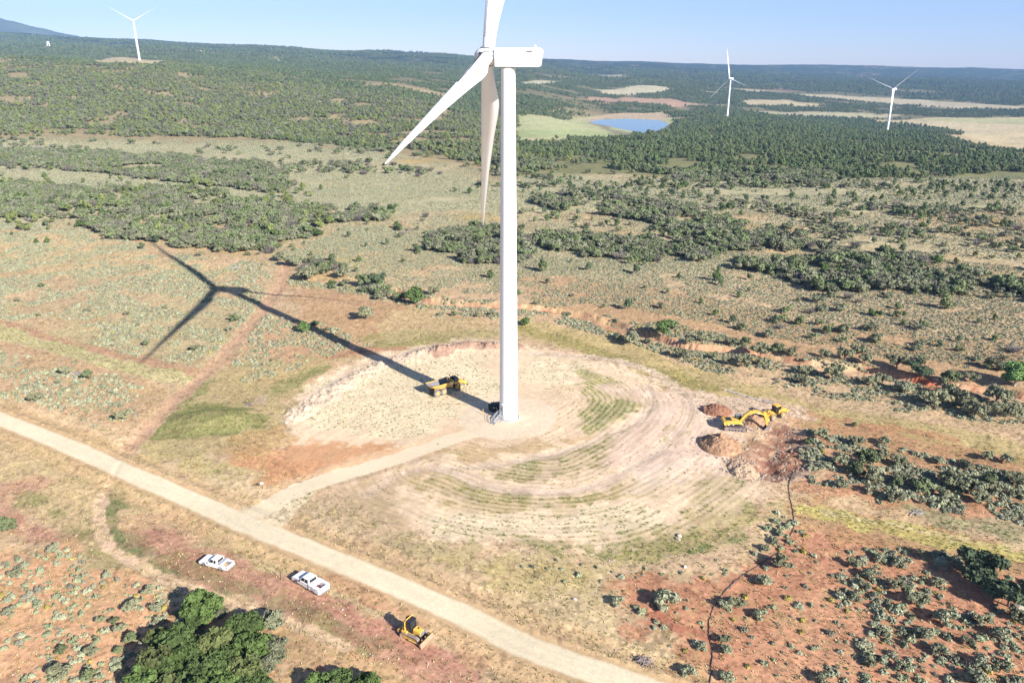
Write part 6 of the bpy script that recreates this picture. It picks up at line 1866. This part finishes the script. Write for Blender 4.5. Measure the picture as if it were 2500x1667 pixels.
def c7(x, y): return x / 2.6133, 1100 + y / 2.6133
def c8(x, y): return 1400 + x / 2.138, 1100 + y / 2.138
def c6(x, y): return 1500 + x / 2.24, 500 + y / 2.24
def c4(x, y): return x / 2.6133, 500 + y / 2.6133
G_OAK = 'leafy oak trees of the thicket below the trucks'
for x, y, r, k in ((1290, 1000, 125, 0), (1250, 1080, 95, 1), (1580, 1110, 115, 1), (1480, 1170, 100, 0), (1110, 1220, 130, 1), (1000, 1200, 80, 2), (1370, 1230, 115, 2), (1600, 1260, 120, 0),
                   (1240, 1290, 110, 1), (1000, 1350, 120, 2), (1120, 1390, 115, 0), (1400, 1370, 120, 1), (1560, 1400, 120, 2), (930, 1460, 110, 0), (1230, 1470, 120, 1), (1420, 1500, 110, 0), (1640, 1500, 100, 1), (1080, 1540, 120, 2), (1300, 1590, 130, 0), (1530, 1600, 120, 1), (930, 1590, 100, 2)):
    tree('oak_tree', 'oak_tree', k, *c7(x, y), r * .0245, ['bright green leafy oak', 'deep green leafy oak', 'olive green leafy oak'][k], 'tree', G_OAK, random.uniform(.85, 1.1))
for x, y, r in ((1730, 1090, 85), (1730, 1260, 90), (1690, 1360, 80), (1400, 1030, 50), (1790, 1310, 50)):
    tree('grey_oak', 'grey_oak', 0, *c7(x, y), r * .026, 'grey-leaved bushy oak', 'tree', G_OAK)
for x, y, r, k in ((2030, 1490, 75, 0), (2170, 1470, 80, 1), (2330, 1500, 80, 0), (2120, 1560, 80, 2)):
    tree('oak_tree', 'oak_tree', k, *c7(x, y), r * .026, ['bright green low oak', 'deep green low oak', 'olive green low oak'][k], 'tree', 'oaks cut by the bottom edge of the photo')
G_B = 'dark bushes standing in the sage'
def bush(uv, r, k=0, words=None, st=1.0):
    tree('bush', 'bush', k, *uv, r, words or ['grey-green rounded bush', 'dark green rounded bush', 'silvery rounded bush'][k], 'shrub', G_B, st)
def jun(uv, r, k=0, words=None, st=1.0):
    tree('juniper', 'juniper', k, *uv, r, words or ['bright green round juniper', 'dark spreading juniper'][k], 'tree', 'junipers near the pad and wash', st)
for x, y, r, k in ((830, 990, 62, 0), (945, 890, 45, 0), (730, 1080, 36, 1), (640, 1075, 38, 0), (990, 1000, 45, 2), (580, 1280, 50, 0), (830, 1190, 52, 1), (760, 1130, 45, 0), (100, 780, 50, 0), (60, 1020, 45, 2), (390, 1270, 40, 1), (380, 1410, 75, 0), (680, 790, 38, 2), (340, 620, 50, 2), (750, 1270, 35, 1), (560, 1430, 45, 1), (1020, 1080, 40, 2)):
    bush(c7(x, y), r * .0225, k)
bush((15, 1280), 2.1, 1, 'dark green bush cut by the left edge')
for x, y, r, k in ((220, 1225, 52, 0), (775, 1340, 55, 0), (420, 1055, 55, 0), (930, 880, 34, 1), (1245, 910, 42, 0), (1500, 720, 50, 1), (810, 690, 32, 0), (1050, 650, 30, 0), (110, 605, 34, 0), (265, 510, 36, 1), (550, 1080, 50, 1), (1470, 790, 34, 2), (370, 1130, 24, 0), (245, 700, 26, 0), (560, 670, 34, 2)):
    bush(c4(x, y), r * .036, k)
jun(c4(1940, 780), 2.1, 0, 'yellowish green juniper beside the tower shadow')
bush(c4(2010, 760), 1.5, 1); bush(c4(2090, 790), .9, 1)
for x, y, r in ((1000, 215, 45),):
    jun(c4(x, y), r * .045, 1, 'dark juniper at the tip of the upper blade shadow', 1.2)
for x, y, r, k in ((2330, 690, 75, 0), (1960, 440, 100, 0), (2060, 400, 80, 1), (1780, 330, 70, 0), (2180, 430, 80, 0), (2330, 480, 80, 1), (2120, 520, 35, 1), (2200, 490, 30, 1), (1275, 312, 36, 0), (1390, 285, 48, 0), (1490, 290, 40, 1)):
    bush(c4(x, y), r * .046, k)
jun((1015, 722), 3.6, 0, 'big round bright green juniper by the wash left of the tower')
bush((1060, 720), 2.6, 0); jun((922, 680), 3.2, 1, 'dark tall juniper near the head of the wash', 1.3); bush((760, 660), 3.6, 0); bush((1110, 765), 1.3, 1); bush((1165, 768), 1.2, 0); bush((1200, 765), 1.2, 0)
jun((1283, 785), 1.6, 0, 'small vivid green juniper just right of the tower'); bush((1310, 738), 1.3, 0); bush((1382, 760), 1.8, 0)
for x, y, r, k, kind in ((270, 700, 58, 0, 'j'), (330, 655, 40, 0, 'b'), (480, 750, 46, 0, 'b'), (640, 745, 42, 0, 'b'), (715, 775, 36, 1, 'b'), (800, 790, 60, 0, 'b'), (890, 810, 40, 1, 'b'), (965, 800, 36, 0, 'b'), (620, 850, 36, 0, 'b'), (715, 850, 55, 0, 'b'), (800, 855, 34, 0, 'b'), (545, 825, 30, 0, 'b'), (1260, 845, 52, 0, 'b'), (1375, 840, 46, 0, 'b'), (1210, 910, 62, 0, 'b'), (1040, 900, 42, 0, 'b'), (1030, 955, 40, 0, 'b'), (1150, 845, 36, 0, 'b'), (1545, 885, 58, 0, 'b'), (1670, 890, 60, 1, 'j'), (1760, 1060, 66, 0, 'b'), (1835, 1020, 60, 0, 'b'), (1910, 1060, 66, 0, 'b'), (1980, 1120, 60, 0, 'b'), (2100, 1040, 66, 0, 'b'), (2120, 1120, 56, 0, 'b'), (1400, 960, 44, 0, 'b'), (1470, 950, 40, 0, 'b'), (1590, 1000, 48, 2, 'b'), (1840, 940, 50, 1, 'b'), (1950, 940, 40, 0, 'b'), (90, 730, 60, 0, 'b'), (20, 720, 36, 0, 'b'), (370, 810, 48, 0, 'b'), (190, 745, 26, 0, 'b'), (845, 705, 40, 0, 'b'), (700, 665, 36, 1, 'b'), (2190, 1130, 40, 0, 'b'), (260, 550, 36, 0, 'b'), (410, 770, 30, 0, 'b')):
    if kind == 'j': jun(c6(x, y), r * .0525, k, ['full green juniper on the bank of the wash', 'dark green juniper on the far bank of the wash'][k])
    else: bush(c6(x, y), r * .0525, k)
tree('cottonwood', 'cottonwood', 0, *c6(2200, 930), 4.8, 'vivid green cottonwood with bare grey trunk at the right edge', 'tree', 'broadleaf tree at the right edge', .8)
for x, y, r, k in ((1130, 1250, 50, 0), (1310, 1200, 22, 1), (1060, 1290, 34, 1), (1330, 1290, 46, 0), (1380, 1380, 70, 1), (1480, 1290, 40, 0), (1450, 1370, 55, 0), (1320, 1440, 55, 1), (1560, 1400, 46, 0), (1240, 1390, 50, 0), (1420, 1480, 55, 0), (1570, 1490, 50, 0), (1680, 1530, 60, 1), (1840, 1500, 66, 0), (1960, 1540, 70, 0), (2050, 1500, 50, 1), (2170, 1480, 50, 0), (1780, 1400, 36, 2), (2040, 1370, 40, 0), (2150, 1390, 40, 0), (1930, 1420, 40, 0)):
    bush(c6(x, y), r * .038, k)
for x, y, r, k in ((1830, 175, 45, 0), (1980, 160, 70, 0), (1930, 220, 45, 0), (2080, 180, 60, 1), (2130, 250, 60, 0), (2200, 190, 55, 0), (2320, 160, 45, 0), (2300, 220, 46, 0), (1680, 240, 60, 0), (1560, 200, 46, 2), (1820, 265, 24, 0), (1400, 175, 46, 2), (1690, 165, 45, 1)):
    bush(c8(x, y), r * .031, k)
jun(c8(2140, 620), 3.7, 1, 'big dark spreading juniper casting a long shadow at right')
jun(c8(2290, 745), 3.2, 1, 'wide dark juniper above the grey boulder at right')
for x, y, r, k in ((490, 775, 66, 2), (1085, 580, 56, 0), (1465, 585, 42, 0), (1790, 770, 58, 0), (1690, 700, 46, 0), (1545, 640, 42, 2), (1520, 700, 36, 0), (2140, 885, 46, 0), (1950, 865, 56, 2), (2330, 860, 50, 0), (2235, 950, 46, 2), (1700, 580, 42, 2), (1600, 560, 36, 2), (230, 780, 36, 2), (1000, 680, 42, 2), (850, 790, 46, 0), (790, 800, 36, 2), (1050, 470, 28, 2), (1080, 435, 26, 2), (1000, 505, 28, 2), (785, 980, 32, 0), (800, 1040, 32, 2), (670, 1020, 28, 2), (610, 1150, 36, 2), (1550, 1105, 30, 0), (1720, 1130, 36, 0), (1920, 1040, 40, 2), (1610, 950, 32, 0), (1835, 960, 40, 2), (2130, 1100, 42, 2), (2230, 1130, 42, 0), (2060, 990, 34, 0), (975, 850, 36, 2), (2120, 1190, 46, 2), (1300, 1180, 36, 2), (800, 1180, 34, 2), (1470, 760, 34, 2), (1900, 690, 32, 0), (2000, 590, 30, 2)):
    bush(c8(x, y), r * .031, k)

# ---------------------------------------------------------------- grass: tufts past counting, as one object
def grass():
    r = np.random.default_rng(44)
    y = np.sqrt(r.uniform(78 ** 2, 250 ** 2, 200000)); x = r.uniform(-.9, .9, len(y)) * y
    keep = r.random(len(y)) < np.clip(1.2 - y / 300, .3, 1)
    x, y = x[keep], y[keep]
    bare = np.minimum(F_ROAD(x, y) - 3.1, F_ACCESS(x, y) - 2.4)
    w = fbm(x, y, 6, 4, 2) + .6 * fbm(x, y, 1.6, 3, 6)
    ring = RINGS(x, y); ang = RINGS.along(x, y) / 45.0
    st = fbm(ring * 1.0, ang * 14.0, 1.1, 4, 2) + .7 * fbm(ring * 1.0, ang * 8.0, 3.5, 3, 5)
    inp = F_PAD0(x, y) > 0
    C = ground_colour(x, y)
    green = (C[:, 1] / C[:, 0] > .80)
    row = np.cos(ring * 4.4 + 1.6 * fbm(x, y, 14, 3, 3)) * (ring < 55)
    st = st * .6 + .55 * row - 1.5 * (poly_sd(x, y, np.asarray(C5((240, 690), (330, 470), (640, 310), (1000, 225), (1460, 200), (1700, 260), (1760, 420), (1500, 700), (1100, 800), (480, 980), (60, 1100)))) > 0)
    p = np.where(inp, np.where(green, .2 + .75 * (row > .2), .02 + .6 * (st > .5)), np.where(green, .9, .30 + .4 * (w > .1)))
    k = (bare > 0) & (r.random(len(x)) < p) & (F_TRACK(x, y) > 1.8) & (F_PIT(x, y) < -1) & (np.hypot(x - TOWER[0], y - TOWER[1]) > 12) & (F_ARROYO(x, y) > 2.5)
    x, y, C, green = x[k], y[k], C[k], green[k]
    n = len(x); z = land_z(x, y); print('grass', n)
    kind = r.random(n)
    col = np.where((kind < .4)[:, None], C * .8 * np.array([.9, 1.0, .8]), np.where((kind < .75)[:, None], np.array(A(178, 164, 112))[None], np.array(A(216, 198, 152))[None]))
    col = np.where((green & (kind > .4))[:, None], np.array(A(134, 146, 84))[None] * r.uniform(.8, 1.25, (n, 1)), col)
    R = r.uniform(.09, .26, n); H = r.uniform(.12, .34, n)
    B = 6
    th = r.uniform(0, 6.283, (n, B)); c, s = np.cos(th), np.sin(th); wd = .45
    q = np.stack([np.stack([x[:, None] - s * R[:, None] * wd, y[:, None] + c * R[:, None] * wd, np.broadcast_to(z[:, None] - .03, c.shape)], 2),
                  np.stack([x[:, None] + s * R[:, None] * wd, y[:, None] - c * R[:, None] * wd, np.broadcast_to(z[:, None] - .03, c.shape)], 2),
                  np.stack([x[:, None] + c * R[:, None], y[:, None] + s * R[:, None], z[:, None] + H[:, None] * r.uniform(.5, 1, (n, B))], 2)], 2)
    V = q.reshape(-1, 3)
    m_ = bpy.data.materials.new('grass'); m_.use_nodes = True
    nt = m_.node_tree; a_ = nt.nodes.new('ShaderNodeAttribute'); a_.attribute_name = 'blade'
    nt.nodes['Principled BSDF'].inputs['Roughness'].default_value = .9; nt.nodes['Principled BSDF'].inputs['Specular IOR Level'].default_value = .1
    nt.links.new(a_.outputs['Color'], nt.nodes['Principled BSDF'].inputs['Base Color'])
    me = mesh_np('grass', V, np.arange(len(V)).reshape(-1, 3), m_)
    at_ = me.attributes.new('blade', 'FLOAT_COLOR', 'POINT')
    cc = np.repeat(col, 3 * B, 0)
    at_.data.foreach_set('color', np.concatenate([cc, np.ones((len(cc), 1))], 1).astype(np.float32).ravel())
    tag(link('grass', me), 'short dry and green grass tufts over the verges and pad', 'grass', kind='stuff')
grass()

# ---------------------------------------------------------------- air
def haze():
    me = bpy.data.meshes.new('haze'); m = MB()
    m.box((0, 4900, 315), (28600, 11600, 910))
    bmesh.ops.recalc_face_normals(m.bm, faces=m.bm.faces)
    m.bm.to_mesh(me); m.bm.free()
    hm = bpy.data.materials.new('haze'); hm.use_nodes = True
    nt = hm.node_tree; nt.nodes.clear()
    out = nt.nodes.new('ShaderNodeOutputMaterial'); pv = nt.nodes.new('ShaderNodeVolumePrincipled')
    pv.inputs['Color'].default_value = (.30, .55, 1.0, 1); pv.inputs['Density'].default_value = 7.0e-5; pv.inputs['Anisotropy'].default_value = 0.0
    nt.links.new(pv.outputs[0], out.inputs['Volume'])
    hm.cycles.homogeneous_volume = True if hasattr(hm.cycles, 'homogeneous_volume') else False
    me.materials.append(hm)
    o = link('haze', me)
    return tag(o, 'thin blue haze over the distant hills', 'haze', kind='stuff')
haze()

# ---------------------------------------------------------------- what each plant is called: by its look and by what it stands near
LAND = [('the white extended cab pickup', 520, 1376), ('the white service truck', 760, 1425), ('the bulldozer', 1005, 1552), ('the dump truck', 1090, 940),
        ('the excavator', 1795, 1040), ('the wheel loader', 1895, 1000), ('the road junction', 690, 1235), ('the grassy mound', 520, 1028), ('the dirt track corner', 480, 925),
        ('the rotor shadow hub', 528, 703), ('the upper blade shadow tip', 345, 572), ('the left blade shadow tip', 330, 905), ('the right blade shadow tip', 860, 733), ('the brush pile', 1575, 1616),
        ('the bend of the black sock', 1735, 1500), ('the two white boulders', 1659, 1307), ('the dug pit', 1900, 1110), ('the yellow grass strip', 2250, 1310), ('the bottom right corner', 2500, 1660),
        ('the bottom left corner', 0, 1660), ('the road at the left edge', 0, 1030), ('the wash behind the tower', 1370, 765), ('the bend of the wash', 1690, 850), ('the right end of the wash', 2300, 945),
        ('the vivid cottonwood', 2480, 930), ('the round green juniper', 1015, 722), ('the middle thicket', 1180, 600), ('the near blade tip', 941, 400),
        ('the long oak band', 1800, 580), ('the far right oak band', 2500, 680), ('the left thicket', 100, 500), ('the left dirt strip', 560, 570),
        ('the thicket end', 900, 520), ('the far left turbine', 341, 147), ('the lookout tower', 120, 125), ('the pond', 1530, 305), ('the green meadow', 1290, 310),
        ('the upright-blade turbine', 1775, 287), ('the rightmost turbine', 2166, 322), ('the wheat fields', 2350, 310), ('the grey boulder at right', 2489, 1484), ('the bleached dead branches', 187, 914),
        ('the oak trees below the trucks', 520, 1560), ('the slope below the wheat', 2500, 480), ('the left valley edge', 100, 340), ('the valley edge', 1500, 420), ('the flat beyond the tower', 1500, 520), ('the orange flat', 1700, 760)]
NTH = ['nearest', 'second nearest', 'third nearest', 'fourth nearest', 'fifth nearest', 'sixth nearest', 'seventh nearest', 'eighth nearest', 'ninth nearest', 'tenth nearest', 'eleventh nearest', 'twelfth nearest',
       'thirteenth nearest', 'fourteenth nearest', 'fifteenth nearest', 'sixteenth nearest', 'seventeenth nearest', 'eighteenth nearest', 'nineteenth nearest', 'twentieth nearest']
TENS = {2: 'twenty', 3: 'thirty', 4: 'forty', 5: 'fifty', 6: 'sixty', 7: 'seventy', 8: 'eighty', 9: 'ninety'}
ONES = ['', 'first', 'second', 'third', 'fourth', 'fifth', 'sixth', 'seventh', 'eighth', 'ninth']
TENTH = {3: 'thirtieth', 4: 'fortieth', 5: 'fiftieth', 6: 'sixtieth', 7: 'seventieth', 8: 'eightieth', 9: 'ninetieth'}
def nth(i):
    n = i + 1
    if n <= 20: return NTH[i]
    if n >= 100: return 'outermost'
    return (f'{TENS[n // 10]}-{ONES[n % 10]}' if n % 10 else TENTH[n // 10]) + ' nearest'
def name_plants():
    xs = np.array([p[3] for p in PLANTS]); ys = np.array([p[4] for p in PLANTS])
    u, v = project(xs, ys, land_z(xs, ys))
    lm = np.array([(a, b) for _, a, b in LAND], float)
    buckets = {}
    for i, (o, kind, words, x, y, sc) in enumerate(PLANTS):
        sv = 2.0
        d = np.hypot(lm[:, 0] - u[i], (lm[:, 1] - v[i]) * sv); k = int(d.argmin())
        du, dv = u[i] - lm[k, 0], (v[i] - lm[k, 1]) * sv
        side = ('on the right of' if du > 0 else 'on the left of') if abs(du) > abs(dv) else ('in front of' if dv > 0 else 'beyond')
        buckets.setdefault((k, side, words), []).append((d[k], i))
    for (k, side, words), lst in buckets.items():
        lst.sort()
        for n, (d, i) in enumerate(lst):
            o, kind, w, x, y, sc = PLANTS[i]
            own = LAND[k][0]
            lab = f'{w}, {nth(n)} {side} {own}' if len(lst) > 1 else f'{w} {side} {own}'
            if len(lst) == 1 and len(w.split()) > 4: lab = w
            o['label'] = lab
            o['category'] = o.get('category') or CATS.get(kind, 'shrub')
            o['group'] = o.get('group') or GROUPS.get(kind, 'bushes')
name_plants()
print('objects', len(bpy.data.objects))
